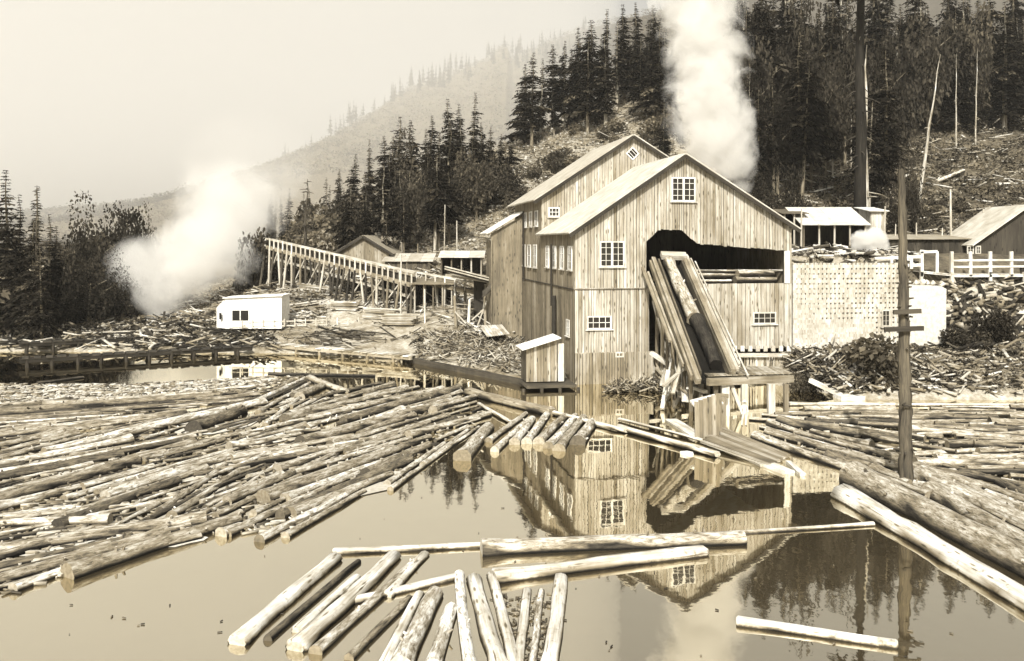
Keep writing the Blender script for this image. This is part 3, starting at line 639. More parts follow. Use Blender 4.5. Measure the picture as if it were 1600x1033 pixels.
for i in range(34):
    p = P(1441+i*5.7, 424.5+min(4, i*.5), YT); m = MB(); m.beam(p+Vector((0, -.2, 0)), p+Vector((0, 2.4, 0)), .3, .08, R.choice([.55, .7, .8])); m.build('plank', 'timber', tr)
rl = thing('rail_fence', 'white rail fence along the top of the stacked board wall', 'fence', P(1400, 410, 92))
for x0, y0, x1, y1 in ((1366, 404, 1442, 401), (1375, 416, 1440, 414)):
    m = MB(); m.beam(P(x0, y0, 92), P(x1, y1, 93), .3, .25, .85, up=(0, 1, 0)); m.build('rail', 'timber', rl)
for x in (1368, 1393, 1424): m = MB(); m.beam(P(x, 420, 92.2), P(x, 402, 92.2), .25, .2, .8, up=(0, 1, 0)); m.build('post', 'timber', rl)
# thin poles standing on the right bank
for i, (x, yt, yb, Y, w, tn, lb) in enumerate(((1252, 326, 400, 110, .3, .5, 'knotty pole standing before the open shed'), (1486, 296, 374, 112, .3, .6, 'thin pale pole rising against the dark forest above the trestle'), (1537, 326, 372, 112, .22, .6, 'short pale pole beside the broad gable roof'), (1382, 322, 374, 112, .25, .55, 'pale pole beside the tall board hut'), (1432, 348, 374, 111, .2, .5, 'stub pole on the roof line of the long dark shed'), (1399, 350, 376, 111, .18, .6, 'slim white stake behind the tall crossbar pole'), (1472, 356, 376, 111, .2, .7, 'white stub post behind the long dark shed roof'), (1512, 353, 374, 111, .2, .7, 'white stub post beside the gable roof edge'))):
    p = P(x, yb, Y); m = MB(); m.tube([p+Vector((0, 0, -1)), p, P(x+R.uniform(-1, 1), yt, Y)], [w*.5, w*.5, w*.3], 7, tn, rough=.12); o = m.build('pole', 'timber', origin=p); tag(o, lb, 'pole')
# the tall crossbar pole
p0 = W(1416, 757); m = MB(); p1 = P(1409, 265, p0.y+.3)
tp = thing('crossbar_pole', 'tall bark-covered pole with two crossbars standing in the log jam', 'pole', p0)
k = 40; m.tube([p0+Vector((R.uniform(-.03, .03), R.uniform(-.03, .03), 0))+(p1-p0)*((i-1)/(k-1)) for i in range(k+1)], [(.38-.2*((i)/k))*R.uniform(.93, 1.08) for i in range(k+1)], 14, .085, rough=.13); 
for i in range(34):
    t_ = R.uniform(.08, .97); a_ = R.uniform(0, 6.28); c_ = p0+(p1-p0)*t_; r_ = .5-.27*t_; d_ = Vector((math.cos(a_), math.sin(a_), R.uniform(-.2, .4)))
    m.tube([c_+d_*r_*.8, c_+d_*(r_+R.uniform(.05, .3))], [.07, .035], 5, .07)
m.build('trunk', 'bark_tree', tp)
for y, x0, x1, tn in ((514, 1382, 1443, .05), (487, 1396, 1439, .07)):
    m = MB(); m.beam(P(x0, y+1, p0.y-.35), P(x1, y-1, p0.y-.35), .24, .15, tn, up=(0, 1, 0)); m.build('crossbar', 'timber', tp)
m = MB(); q = W(1305, 632); m.tube([P(1415, 630, p0.y-.42), P(1410, 633, p0.y-.5), P(1424, 635, p0.y-.4)], [.05]*3, 6, .05); m.build('band', 'plain', tp)

# ------------------------------------------------------------------ left bank buildings
wb = thing('white_hut', 'white board hut with one large dark opening beside the log pond walkway', 'hut', P(386, 506, 112))
ux = Vector((1, 0, 0)); a = P(352, 506, 112); wl2 = P(440, 506, 112).x-a.x; h2 = (506-467)/F*112
m = MB(); m.prism([(0, -.6), (wl2, -.6), (wl2, h2+.3), (0, h2)], a, ux, Z, Vector((0, -1, 0)), -4, 0, .86); m.build('front_wall', 'plain', wb)
gd_ = Vector((-.72, .69, 0)); gl = 2.2
m = MB(); m.prism([(.02, -.6), (gl, -.6), (gl, h2-1.2), (.02, h2)], a, gd_, Z, Vector((-.69, -.72, 0)), -.12, 0, .8); m.build('slanted_wall', 'plain', wb)
m = MB(); m.beam(a+ux*-.3+Z*(h2+.1)+Vector((0, 1.9, 0)), a+ux*(wl2+.2)+Z*(h2+.42)+Vector((0, 1.9, 0)), 4.4, .1, .88); m.build('roof', 'roofing', wb)
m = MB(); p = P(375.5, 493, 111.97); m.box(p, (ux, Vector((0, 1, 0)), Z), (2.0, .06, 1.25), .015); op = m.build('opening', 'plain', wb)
m = MB(); m.box(p-Vector((0, .05, 0)), (ux, Vector((0, 1, 0)), Z), (.12, .06, 1.25), .8); m.build('mullion', 'timber', wb)
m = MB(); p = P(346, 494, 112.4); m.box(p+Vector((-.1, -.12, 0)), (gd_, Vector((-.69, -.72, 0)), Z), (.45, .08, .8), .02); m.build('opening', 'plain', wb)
def gable_barn(name, label, xl, xr, xa, ye, ya, yb, Y, depth, wt, rt_, rake_t=.05, boards=True):
    a = P(xl, yb, Y); b = P(xr, yb, Y); h = (yb-ye)/F*Y; w = b.x-a.x; pk = P(xa, ya, Y); t = thing(name, label, 'barn', ((a.x+b.x)/2, Y, a.z))
    za = pk.z-a.z; ua = pk.x-a.x
    m = MB(); m.prism([(0, -2), (w, -2), (w, h), (ua, za-.1), (0, h)], a, ux, Z, Vector((0, -1, 0)), -depth, 0, wt*.7); m.build('wall', 'board', t)
    q = 0
    while q < w-.1:
        wd = min(R.uniform(.35, .6), w-q); zt = lambda u: (h+(za-h)*u/ua if u < ua else za+(h-za)*(u-ua)/(w-ua))-.1
        m = MB(); m.prism([(q+.02, -1.5), (q+wd-.02, -1.5), (q+wd-.02, zt(q+wd-.02)), (q+.02, zt(q+.02))], a, ux, Z, Vector((0, -1, 0)), .01, .06, wt*R.uniform(.7, 1.4)); m.build('board', 'board', t); q += wd
    for e in (Vector((a.x-.7, 0, a.z+h-.45)), Vector((b.x+.7, 0, a.z+h-.45))):
        e1 = Vector((pk.x, 0, pk.z+.05)); x = (e1-e).normalized(); L = (e1-e).length; nn = Vector((0, 1, 0)).cross(x); nn = nn if nn.z > 0 else -nn
        m = MB(); m.prism([(0, Y-.6), (L, Y-.6), (L, Y+depth+.4), (0, Y+depth+.4)], Vector((e.x, 0, e.z)), x, Vector((0, 1, 0)), nn, 0, .14, rt_); m.build('roof', 'roofing', t)
        m = MB(); m.beam(Vector((e.x, Y-.64, e.z-.1)), Vector((e1.x, Y-.64, e1.z-.1)), .06, .4, rake_t); m.build('rake_board', 'timber', t)
    return t
gable_barn('barn', 'grey gabled barn at the foot of the wooded hill', 527, 608, 568, 393, 369, 432, 140, 11, .32, .3)
simple_shed('low_shed', 'low pale-roofed shed between the gabled barn and the flume', 602, 672, 408, 430, 137, 5, .12, .45, .9, open_front=False)
gable_barn('hut', 'tiny brown gabled hut standing at the pond edge', 652, 672, 660, 530, 524, 551, 104, 2.2, .22, .25)
gable_barn('hut', 'tiny grey hut half buried in the slope debris', 468, 490, 480, 487, 482, 496, 119, 2, .14, .3)

# flume on trestle legs running down to the mill
fl = thing('flume_trestle', 'long railed flume on trestle legs descending towards the mill', 'flume', P(560, 440, 130))
A0, A1 = P(412, 385, 140), P(648, 447, 116)
for off in (0, 1.6):
    m = MB(); m.beam(A0+Vector((0, off, 0)), A1+Vector((0, off, 0)), .3, .55, .3); m.build('deck_beam', 'timber', fl)
    m = MB(); m.beam(A0+Vector((0, off, 1.3)), A1+Vector((0, off, 1.7)), .2, .24, .56); m.build('rail', 'timber', fl)
    m = MB(); m.beam(A0+Vector((0, off, -1.5)), A1+Vector((0, off, -1.6)), .2, .24, .5); m.build('lower_rail', 'timber', fl)
m = MB(); m.beam(A0+Vector((0, .8, .1)), A1+Vector((0, .8, .1)), 1.4, .12, .12); m.build('trough', 'timber', fl)
m = MB(); m.beam(A0+Vector((0, .9, .6)), A1+Vector((0, .9, .6)), .1, 1.0, .07); m.build('side_boarding', 'timber', fl)
NP = 30
for i in range(NP):
    p = A0.lerp(A1, (i+.5)/NP); m = MB(); m.beam(p+Vector((0, -.15, -.3)), p+Vector((0, -.15, 1.5)), .2, .16, R.choice([.5, .66, .6]), up=(0, 1, 0)); m.build('rail_post', 'timber', fl)
    for off, lean_ in ((-.2, -.7), (1.9, .7)):
        if off > 0 and i % 2: continue
        g = hz(p.x, p.y+off+lean_); m = MB(); m.tube([(p.x+R.uniform(-.7, .7), p.y+off+lean_*1.5, min(g, p.z-1)-.4), (p.x, p.y+off, p.z)], [.19, .16], 6, R.choice([.04, .08, .2, .5])); m.build('leg', 'timber', fl)
    if i % 3 == 0:
        q = A0.lerp(A1, min(1, (i+3.5)/NP)); m = MB(); m.beam((p.x, p.y-.6, hz(p.x, p.y)), (q.x, q.y-.3, q.z-.2), .16, .16, .5); m.build('brace', 'timber', fl)
fl2 = thing('tram_trestle', 'second railed trestle stepping down towards the side of the mill', 'trestle', P(720, 460, 112))
B0, B1 = P(588, 428, 124), P(800, 468, 110)
for off in (0, 2.0):
    m = MB(); m.beam(B0+Vector((0, off, 0)), B1+Vector((0, off, 0)), .25, .5, .25); m.build('deck_beam', 'timber', fl2)
    m = MB(); m.beam(B0+Vector((0, off, 1.2)), B1+Vector((0, off, 1.2)), .14, .16, .6); m.build('rail', 'timber', fl2)
m = MB(); m.beam(B0+Vector((0, 1, .2)), B1+Vector((0, 1, .2)), 1.9, .12, .14); m.build('deck', 'timber', fl2)
for i in range(14):
    p = B0.lerp(B1, (i+.5)/14); m = MB(); m.beam(p+Vector((0, -.15, -.3)), p+Vector((0, -.15, 1.2)), .16, .12, .6, up=(0, 1, 0)); m.build('rail_post', 'timber', fl2)
    for off in (-.2, 2.2):
        g = hz(p.x, p.y+off); m = MB(); m.tube([(p.x+R.uniform(-.4, .4), p.y+off, g-.4), (p.x, p.y+off, p.z)], [.16, .14], 6, R.choice([.12, .5, .62])); m.build('leg', 'timber', fl2)
# dark conveyor shed with a flat roof beside the mill
cv = thing('conveyor_shed', 'dark open shed with a grey flat roof and slanting conveyor beside the mill', 'shed', P(740, 520, 110))
a, b = P(715, 430, 113), P(806, 444, 108)
m = MB(); m.beam(a+Vector((0, 2.2, 0)), b+Vector((0, 2.2, 0)), 5.5, .25, .28); m.build('roof', 'roofing', cv)
m = MB(); m.beam(P(700, 421, 111), P(800, 447, 107), .9, .6, .08); m.build('conveyor_trough', 'timber', cv)
for dz_ in (.6, 1.2): m = MB(); m.beam(P(695, 424, 110.3)+Z*dz_*.5, P(800, 451, 106.4)+Z*dz_*.5, .14, .14, .5); m.build('rail', 'timber', cv)
m = MB(); m.prism([(0, -.5), (5.6, -.5), (5.6, 5.6), (0, 6.6)], P(740, 515, 112.5)*1.0, ux, Z, Vector((0, -1, 0)), -.2, 0, .05); m.build('rear_wall', 'board', cv)
for i, (x, yt, yb) in enumerate(((710, 462, 508), (734, 468, 512), (757, 455, 514), (768, 458, 508), (785, 462, 512), (800, 460, 520), (812, 470, 526))):
    m = MB(); m.tube([P(x+R.uniform(-3, 3), yb+6, 107), P(x, yt, 107.4)], [.2, .17], 7, R.choice([.3, .55, .66]), rough=.1); m.build('post', 'timber', cv)
for x0, y0, x1, y1 in ((711, 487, 734, 512), (737, 500, 755, 484), (745, 512, 760, 470)): m = MB(); m.beam(P(x0, y0, 106.8), P(x1, y1, 107), .16, .16, .5, up=(0, 1, 0)); m.build('brace', 'timber', cv)
m = MB(); m.tube([P(795, 440, 106), P(770, 446, 106), P(757, 458, 106), P(752, 470, 106)], [.35]*4, 10, .06); m.build('elbow_duct', 'plain', cv)
pl = thing('plank_platform', 'small tilted platform of pale planks below the conveyor shed', 'platform', P(768, 520, 104))
for i in range(8):
    p = P(750+i*4.6, 509-i*.2, 105); q = P(763+i*4.4, 526-i*.6, 100.5); m = MB(); m.beam(p, q, .3, .08, R.choice([.5, .66, .75])); m.build('plank', 'timber', pl)
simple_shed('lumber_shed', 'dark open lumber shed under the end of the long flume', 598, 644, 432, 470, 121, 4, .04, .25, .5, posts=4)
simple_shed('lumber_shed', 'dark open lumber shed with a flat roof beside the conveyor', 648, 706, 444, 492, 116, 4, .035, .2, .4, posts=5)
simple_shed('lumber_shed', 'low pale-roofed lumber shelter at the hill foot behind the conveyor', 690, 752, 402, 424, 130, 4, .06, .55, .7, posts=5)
for i, (x0, y0, Y0, x1, y1, Y1, n_, tn) in enumerate(((470, 432, 132, 520, 440, 128, 6, .66), (520, 462, 121, 560, 468, 119, 6, .6), (570, 486, 116, 622, 492, 114, 7, .55), (455, 466, 121, 498, 462, 122, 5, .62), (600, 505, 112, 650, 512, 110, 7, .5), (410, 440, 128, 452, 434, 130, 5, .6))):
    lp = thing('lumber_pile', 'stack of rough boards among the slope litter below the flume', 'lumber pile', P((x0+x1)/2, (y0+y1)/2, (Y0+Y1)/2), 'stacks of boards below the flume')
    A_, B_ = P(x0, y0, Y0), P(x1, y1, Y1); A_.z = hz(A_.x, A_.y); B_.z = hz(B_.x, B_.y)
    for k in range(n_*3): o_ = Vector((R.uniform(-.4, .4), (k % 3)*.45-.4, .15+(k//3)*.2)); m = MB(); m.beam(A_+o_, B_+o_+Vector((R.uniform(-.5, .5), 0, 0)), .4, .15, tn*R.uniform(.5, 1.25)); m.build('board', 'timber', lp)
# poles on the left bank
for x, yt, yb, Y, w, tn, lb in ((626, 398, 515, 113, .26, .6, 'tall thin pale pole standing before the flume'), (664, 452, 520, 110, .3, .7, 'shorter pale pole with a thick top near the conveyor shed'), (694, 320, 410, 150, .25, .45, 'slim grey pole at the foot of the wooded hill'), (714, 345, 400, 150, .3, .55, 'pale leaning pole beside the hillside stumps'), (765, 540, 606, 98, .12, .6, 'thin stake rising from the pond before the debris slope')):
    p = P(x, yb, Y); m = MB(); m.tube([p+Vector((0, 0, -1.5)), p, P(x+R.uniform(-1.5, 1.5), yt, Y)], [w*.5, w*.5, w*.32], 7, tn, rough=.12); o = m.build('pole', 'timber', origin=p); tag(o, lb, 'pole')
# railing in front of the white hut
rf = thing('pond_railing', 'pale railing beside the white hut along the pond bank', 'railing', P(480, 505, 109))
for y in (500, 507): m = MB(); m.beam(P(358, y+5, 109), P(566, y-2, 110), .14, .14, .6, up=(0, 1, 0)); m.build('rail', 'timber', rf)
for i in range(13): x = 362+i*16.5; m = MB(); m.beam(P(x, 513-i*.5, 109), P(x, 501-i*.5, 109), .14, .14, .62, up=(0, 1, 0)); m.build('post', 'timber', rf)
# pond walkways on piles
def walkway(name, label, x0, y0, x1, y1, z, wid, npile, tn, ptn):
    a, b = W(x0, y0, z), W(x1, y1, z); t = thing(name, label, 'walkway', (a+b)/2); d = (b-a).normalized(); s = Z.cross(d)
    for o_ in (-wid/2, wid/2): m = MB(); m.beam(a+s*o_-Z*.2, b+s*o_-Z*.2, .3, .35, tn); m.build('stringer', 'timber', t)
    k = int((b-a).length/1.1)
    for i in range(k):
        p = a.lerp(b, (i+.5)/k)+Z*R.uniform(.0, .05); m = MB(); m.beam(p-s*(wid/2+R.uniform(.1, .4)), p+s*(wid/2+R.uniform(.1, .4)), R.uniform(.6, .95), .09, tn*R.uniform(.7, 2.4)); m.build('plank', 'timber', t)
    for i in range(npile):
        p = a.lerp(b, (i+.3)/npile)
        for o_ in (-wid/2, wid/2): m = MB(); m.tube([p+s*o_+Vector((R.uniform(-.3, .3), 0, -z-1.5)), p+s*o_-Z*.1], [.2, .18], 7, ptn); m.build('pile', 'timber', t)
    return t
walkway('walkway', 'dark pile walkway crossing the far end of the pond', 30, 560, 392, 541, .9, 1.5, 10, .03, .04)
walkway('walkway', 'second dark walkway behind, nearer the far bank sticks', 30, 536, 330, 521, 1.2, 1.2, 8, .03, .04)
walkway('walkway', 'pale pole walkway sloping along the bank towards the hut', 392, 534, 648, 556, .8, 1.1, 7, .36, .25)
rr_ = thing('post_fence', 'row of leaning posts with a rail behind the far walkway', 'fence', W(260, 520))
for i in range(9): x = 132+i*25; m = MB(); p = W(x, 524-i*.8, .5); m.beam(p-Z*.6, p+Vector((-.3, 0, 1.2)), .2, .15, .5, up=(0, 1, 0)); m.build('post', 'timber', rr_)
m = MB(); m.beam(W(128, 520, 1.6), W(340, 513, 1.6), .14, .14, .5, up=(0, 1, 0)); m.build('rail', 'timber', rr_)
# timber bank edging between pond and mill
ed = thing('bank_edging', 'dark squared timbers edging the bank from the hut to the shed platform', 'edging', W(730, 580))
for i, (x0, y0, x1, y1, h) in enumerate(((632, 561, 700, 574, .55), (700, 574, 762, 586, .55), (762, 586, 832, 601, .55), (640, 557, 720, 571, .3), (720, 571, 824, 592, .3))):
    m = MB(); m.beam(W(x0, y0, h*.4), W(x1, y1, h*.4), .6, h, .07 if h > .5 else .3, jit=.1); m.build('timber', 'timber', ed)

# ------------------------------------------------------------------ logs and timbers afloat
def pxlog(x1, y1, x2, y2, w, tone, label, group=None, name='log', hewn=False, cat='log', lift=0.0, taper=.85, endtone=None, bend=.004, w2=None):
    """log floating between two points of the pond, w = its apparent width at the first"""
    Y1, Y2 = CAMZ*F/(y1-HY), CAMZ*F/(y2-HY); r1 = w*(1.22 if y1 > 840 else 1.06)*Y1/F/2; r2 = (w2*Y2/F/2) if w2 else r1*taper
    a = W(x1, y1, r1*.25+lift); b = W(x2, y2, r2*.25+lift)
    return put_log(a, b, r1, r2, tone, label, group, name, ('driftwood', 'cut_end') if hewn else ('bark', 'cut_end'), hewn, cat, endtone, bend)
# boom timbers and loose raft close to the camera
H = True
for a in (
    ((522, 863, 765, 852, 13, .8), 'thin white boom stick at the far edge of the near raft', H),
    ((752, 860, 1162, 844, 26, .62), 'thick cracked boom log lying across the pond', False),
    ((700, 855, 1364, 819, 11, .84), 'longest thin white boom pole reaching across the mill reflection', H),
    ((774, 903, 1098, 862, 27, .74), 'pale hewn boom timber slanting under the thick boom log', H),
    ((541, 942, 716, 901, 16, .82), 'flat white plank lying across the tilted timbers of the near raft', H),
    ((372, 1003, 524, 872, 27, .84), 'broad white squared timber on the outer edge of the near raft', H),
    ((418, 1000, 560, 878, 11, .12), 'dark sunken pole beside the broad white squared timber', False),
    ((466, 985, 558, 902, 15, .8), 'short white pole in the gap beside the dark sunken pole', H),
    ((462, 1012, 616, 868, 28, .74), 'thick pale timber in the middle of the near raft', H),
    ((492, 1020, 648, 880, 17, .45), 'rough bark pole beside the thick pale timber', False),
    ((606, 930, 664, 866, 15, .82), 'short white timber touching the thin boom stick', H),
    ((545, 1030, 640, 935, 13, .3), 'dim half sunken pole below the flat white plank', False),
    ((600, 1040, 655, 928, 17, .8), 'slim white pole left of the stout split log', H),
    ((626, 1045, 680, 928, 28, .74), 'stout split log with a rounded top end in the near raft', False),
    ((676, 1045, 706, 952, 22, .7), 'frayed stub log before the upright poles', False),
    ((736, 1050, 717, 898, 18, .72), 'knotty birch-like pole at the start of the upright poles', False),
    ((782, 1050, 740, 904, 26, .8), 'widest white timber among the upright poles', H),
    ((806, 1050, 768, 898, 17, .74), 'narrow white pole leaning beside the widest white timber', H),
    ((808, 1050, 823, 922, 16, .76), 'pale pole standing alone in the darker bark scum', H),
    ((830, 1050, 845, 924, 11, .6), 'thinnest pole beside the forked pale pole', False),
    ((855, 1050, 876, 902, 23, .8), 'white pole closing the near raft on the open water side', H),
    ((1153, 972, 1400, 1008, 18, .82), 'lone white log floating in open water below the gable reflection', H),
):
    pxlog(*a[0], a[1], name='boom_timber' if a[2] else 'log', hewn=a[2], cat='timber' if a[2] else 'log', taper=.95)
# boom walk from the raft to the landing
for a in (
    ((733, 612, 862, 644, 17, .36), 'broad grey boom walk timber at the raft corner'),
    ((846, 640, 978, 673, 9, .72), 'middle white boom walk timber'),
    ((968, 668, 1120, 710, 12, .8), 'white boom walk timber ending at the landing'),
    ((968, 655, 1150, 702, 6, .7), 'thin pole alongside the end of the boom walk'),
    ((748, 631, 800, 660, 6, .74), 'short white board across the raft corner'),
): pxlog(*a[0], a[1], name='boom_timber', hewn=True, cat='timber', lift=.12, taper=1)
pxlog(420, 585, 586, 588, 6, .06, 'long dark boom log along the far edge of the raft')
pxlog(58, 600, 130, 590, 6, .07, 'dark log with a forked end beside the far walkway')
# landmark logs of the left raft
for a in (
    ((610, 766, 748, 668, 9, .42), 'slender log whose tip reaches farthest into open water, outer of the pair'),
    ((605, 757, 694, 694, 11, .5), 'inner log of the pair reaching farthest into open water'),
    ((661, 727, 731, 673, 10, .48), 'slim log between the reaching pair and the stout short log'),
    ((722, 717, 763, 668, 24, .46), 'stout short log with a dark wet end before the row of short logs'),
    ((763, 690, 822, 647, 11, .5), 'first of the row of short logs beside the boom walk'),
    ((773, 705, 826, 656, 12, .52), 'second of the row of short logs, lying lower in the water'),
    ((804, 693, 832, 655, 15, .46), 'third of the row of short logs, short and stubby'),
    ((823, 692, 861, 640, 14, .5), 'fourth of the row of short logs, pale and long'),
    ((842, 692, 883, 651, 16, .44), 'fifth of the row of short logs with curling bark'),
    ((857, 699, 899, 651, 15, .46), 'sixth of the row of short logs, grey'),
    ((873, 703, 912, 653, 16, .4), 'seventh of the row of short logs, smooth and brown'),
    ((903, 693, 925, 662, 20, .46), 'last thick log at the outer end of the row of short logs'),
    ((458, 741, 640, 686, 13, .46), 'long straight log in the inner fringe of the raft'),
    ((638, 682, 764, 648, 15, .46), 'thick log running to the raft corner below the boom walk'),
    ((433, 735, 620, 676, 17, .42), 'thick mottled log above the inner fringe'),
    ((446, 839, 569, 768, 13, .44), 'outermost slim log along the raft edge by open water'),
    ((405, 845, 560, 764, 14, .48), 'second slim log along the raft edge by open water'),
    ((355, 836, 560, 740, 15, .4), 'long log with rough bark behind the two outermost slim logs'),
    ((105, 899, 372, 812, 26, .38), 'huge long log forming the near corner of the raft'),
    ((20, 922, 100, 893, 16, .5), 'log tip butting against the huge corner log'),
    ((345, 836, 376, 824, 20, .5), 'short sawn block at the end of the huge corner log'),
    ((90, 823, 278, 752, 21, .13), 'thick dark wet log lying among pale slabs'),
    ((302, 672, 378, 642, 24, .16), 'short thick dark log with a sawn pale end in the raft middle'),
    ((398, 629, 476, 592, 9, .5), 'topmost of the fan of parallel logs near the dark boom log'),
    ((404, 645, 484, 600, 9, .48), 'second of the fan of parallel logs near the dark boom log'),
    ((414, 666, 494, 604, 9, .54), 'third of the fan of parallel logs near the dark boom log'),
    ((468, 621, 504, 604, 15, .42), 'short fat log on top of the fan of parallel logs'),
    ((412, 664, 519, 613, 8, .5), 'lowest slim log of the fan of parallel logs'),
    ((250, 800, 352, 728, 14, .36), 'rough ribbed log in the sheaf beside the dark wet log'),
    ((268, 808, 372, 738, 16, .34), 'brown log at the core of the sheaf beside the dark wet log'),
    ((330, 800, 432, 726, 9, .5), 'long pale pole along the outer side of the sheaf'),
    ((256, 722, 318, 712, 7, .3), 'slim log with a round dark butt in a patch of open water'),
): pxlog(*a[0], a[1])
for a in (((484, 592, 540, 612, 14, .6), 'flat pale slab pointing away from the fan of logs'), ((60, 800, 200, 788, 12, .74), 'pale floating slab above the huge corner log'), ((60, 836, 230, 818, 10, .76), 'pale slab with dark gaps next to the huge corner log'), ((150, 850, 232, 838, 8, .78), 'short pale slab inside the raft corner'), ((54, 878, 100, 868, 10, .7), 'pale slab end at the picture edge by the corner log')):
    pxlog(*a[0], a[1], name='floating_slab', hewn=True, cat='slab')
# fill of the left raft
def inside(poly, x, y):
    c = False; j = len(poly)-1
    for i in range(len(poly)):
        xi, yi = poly[i]; xj, yj = poly[j]
        if (yi > y) != (yj > y) and x < (xj-xi)*(y-yi)/(yj-yi)+xi: c = not c
        j = i
    return c
FIELD = [(80, 640, -.05), (80, 690, -.16), (80, 740, -.2), (100, 800, -.08), (80, 870, -.22), (200, 640, -.1), (220, 690, -.2), (230, 750, -.28), (250, 830, -.32), (330, 620, -.12), (340, 670, -.2), (350, 720, -.3), (350, 780, -.5), (380, 810, -.42), (440, 610, -.5), (450, 660, -.25), (450, 700, -.15), (460, 750, -.4), (520, 640, -.3), (560, 620, -.2), (560, 680, -.25), (560, 730, -.45), (640, 620, -.18), (650, 660, -.28), (660, 700, -.6), (720, 640, -.35)]
RAFT = [(0, 628), (220, 618), (400, 606), (430, 594), (600, 600), (735, 614), (765, 645), (705, 690), (610, 748), (560, 770), (440, 838), (352, 832), (110, 895), (0, 935)]
pts_taken = []
def register(a, b, r):
    k = max(2, int(np.hypot(*(b-a))/.9)); t = np.linspace(0, 1, k)[:, None]
    pts_taken.append(np.concatenate([a+(b-a)*t, np.full((k, 1), r)], 1))
for a, b, r in LOGS: register(a, b, r)
def tone_word(t): return 'pale' if t > .47 else ('grey-brown' if t > .34 else ('dark' if t < .22 else 'brown'))
def size_word(L, r): return ('long ' if L > 11 else 'short ' if L < 6.5 else '')+('stout' if r > .34 else 'slender' if r < .2 else 'middling')
def fill(poly, field, n, tries, zone, group, wr=(.11, .4), Lr=(3.5, 15), fac=.84, tones=(.22, .58), lifts=0.0, jit=.08):
    made = 0; xs = [p[0] for p in poly]; ys = [p[1] for p in poly]
    fx = np.array([f[0] for f in field]); fy = np.array([f[1] for f in field]); fs = np.array([f[2] for f in field])
    for q in range(tries):
        if made >= n: break
        x = R.uniform(min(xs), max(xs)); y = min(ys)+(max(ys)-min(ys))*R.random()
        if not inside(poly, x, y): continue
        w_ = 1/(((fx-x)/1.6)**2+((fy-y)*1.3)**2+60)**1.5; s = float((w_*fs).sum()/w_.sum())+R.gauss(0, jit)
        L = R.uniform(*Lr)*(1.15 if q < tries*.3 else .75); r = R.uniform(*wr)*(1 if q < tries*.6 else .7)
        c = W(x, y); e = W(x+20, y+20*s); d = np.array([e.x-c.x, e.y-c.y]); d /= np.hypot(*d); c2 = np.array([c.x, c.y])
        a, b = c2-d*L/2, c2+d*L/2
        if R.random() < .5: a, b = b, a
        if min(a[1], b[1]) < 20: continue
        pa, pb = px_of((a[0], a[1], 0)), px_of((b[0], b[1], 0))
        if not (inside(poly, *pa) or pa[0] < 0 or pa[0] > 1600) or not (inside(poly, *pb) or pb[0] < 0 or pb[0] > 1600): continue
        k = max(3, int(L/.9)); t = np.linspace(0, 1, k)[:, None]; mine = a+(b-a)*t
        allp = np.concatenate(pts_taken); dd = np.hypot(mine[:, None, 0]-allp[None, :, 0], mine[:, None, 1]-allp[None, :, 1])
        f2 = fac if q < tries*.7 else fac*.72
        if (dd < (r+allp[None, :, 2])*f2).any(): continue
        pts_taken.append(np.concatenate([mine, np.full((k, 1), r)], 1))
        tn = R.uniform(*tones) if R.random() > .2 else R.uniform(.08, .2)
        lift = R.uniform(-.35, .2)*r+R.uniform(0, lifts)-(.3*r if y < 700 and x < 420 else 0)
        za = r*.25+lift
        put_log((a[0], a[1], za), (b[0], b[1], za+R.uniform(-.05, .05)), r, r*R.uniform(.5, .92), tn, bend=.009, label= '%s %s log %s' % (size_word(L, r), tone_word(tn), zone(x, y)), group=group)
        made += 1
    return made
def zone_left(x, y):
    v = 'far in the raft' if y < 655 else ('mid raft' if y < 730 else 'at the raft front')
    h = 'below the white hut' if x > 330 and x < 520 else ('by the boom walk' if x >= 520 else ('below the dark firs' if x < 170 else 'below the steam plume'))
    return v+' '+h
n_left = fill(RAFT, FIELD, 115, 9000, zone_left, 'logs floating in the big raft', wr=(.24, .5), Lr=(7, 18), fac=.97, jit=.05)
n_left += fill(RAFT, FIELD, 80, 7000, zone_left, 'logs floating in the big raft', wr=(.11, .24), Lr=(3, 9), fac=.95, jit=.1)
# right log jam
for a in (
    ((1230, 632, 1620, 634, 10, .78), 'long white squared log heading the jam below the bank', True),
    ((1232, 646, 1620, 648, 9, .74), 'second long white log heading the jam', True),
    ((1216, 660, 1420, 690, 18, .2), 'thick dark bark log running from the landing to the crossbar pole', False),
    ((1200, 676, 1430, 740, 16, .3), 'long dark log fanning from the landing', False),
    ((1180, 682, 1420, 765, 15, .36), 'rough log along the inner edge of the jam by the dark water', False),
    ((1190, 668, 1350, 712, 8, .5), 'slim pole on top of the fanning logs', False),
    ((1335, 748, 1640, 905, 44, .4), 'huge bark log at the near corner of the jam', False),
    ((1318, 772, 1640, 962, 36, .84), 'huge peeled white log bordering the open water of the jam', True),
    ((1440, 748, 1640, 838, 34, .36), 'thick rough log behind the huge bark log', False),
    ((1455, 770, 1640, 872, 30, .44), 'torn bark log between the thick rough log and the huge bark log', False),
    ((1432, 734, 1620, 790, 22, .4), 'sunlit log just behind the crossbar pole foot', False),
    ((1425, 672, 1620, 690, 14, .42), 'mottled log beside the crossbar pole', False),
    ((1425, 712, 1620, 700, 13, .5), 'pale log slanting up beside the crossbar pole', False),
    ((1430, 726, 1640, 726, 20, .42), 'straight thick log at the crossbar pole foot', False),
    ((1350, 690, 1412, 682, 8, .74), 'short white pole crossing the pole shadow', True),
    ((1370, 706, 1414, 700, 8, .74), 'second short white pole crossing the pole shadow', True),
): pxlog(*a[0], a[1], name='log', hewn=a[2])
for a, b, r in LOGS[-16:]: register(a, b, r)
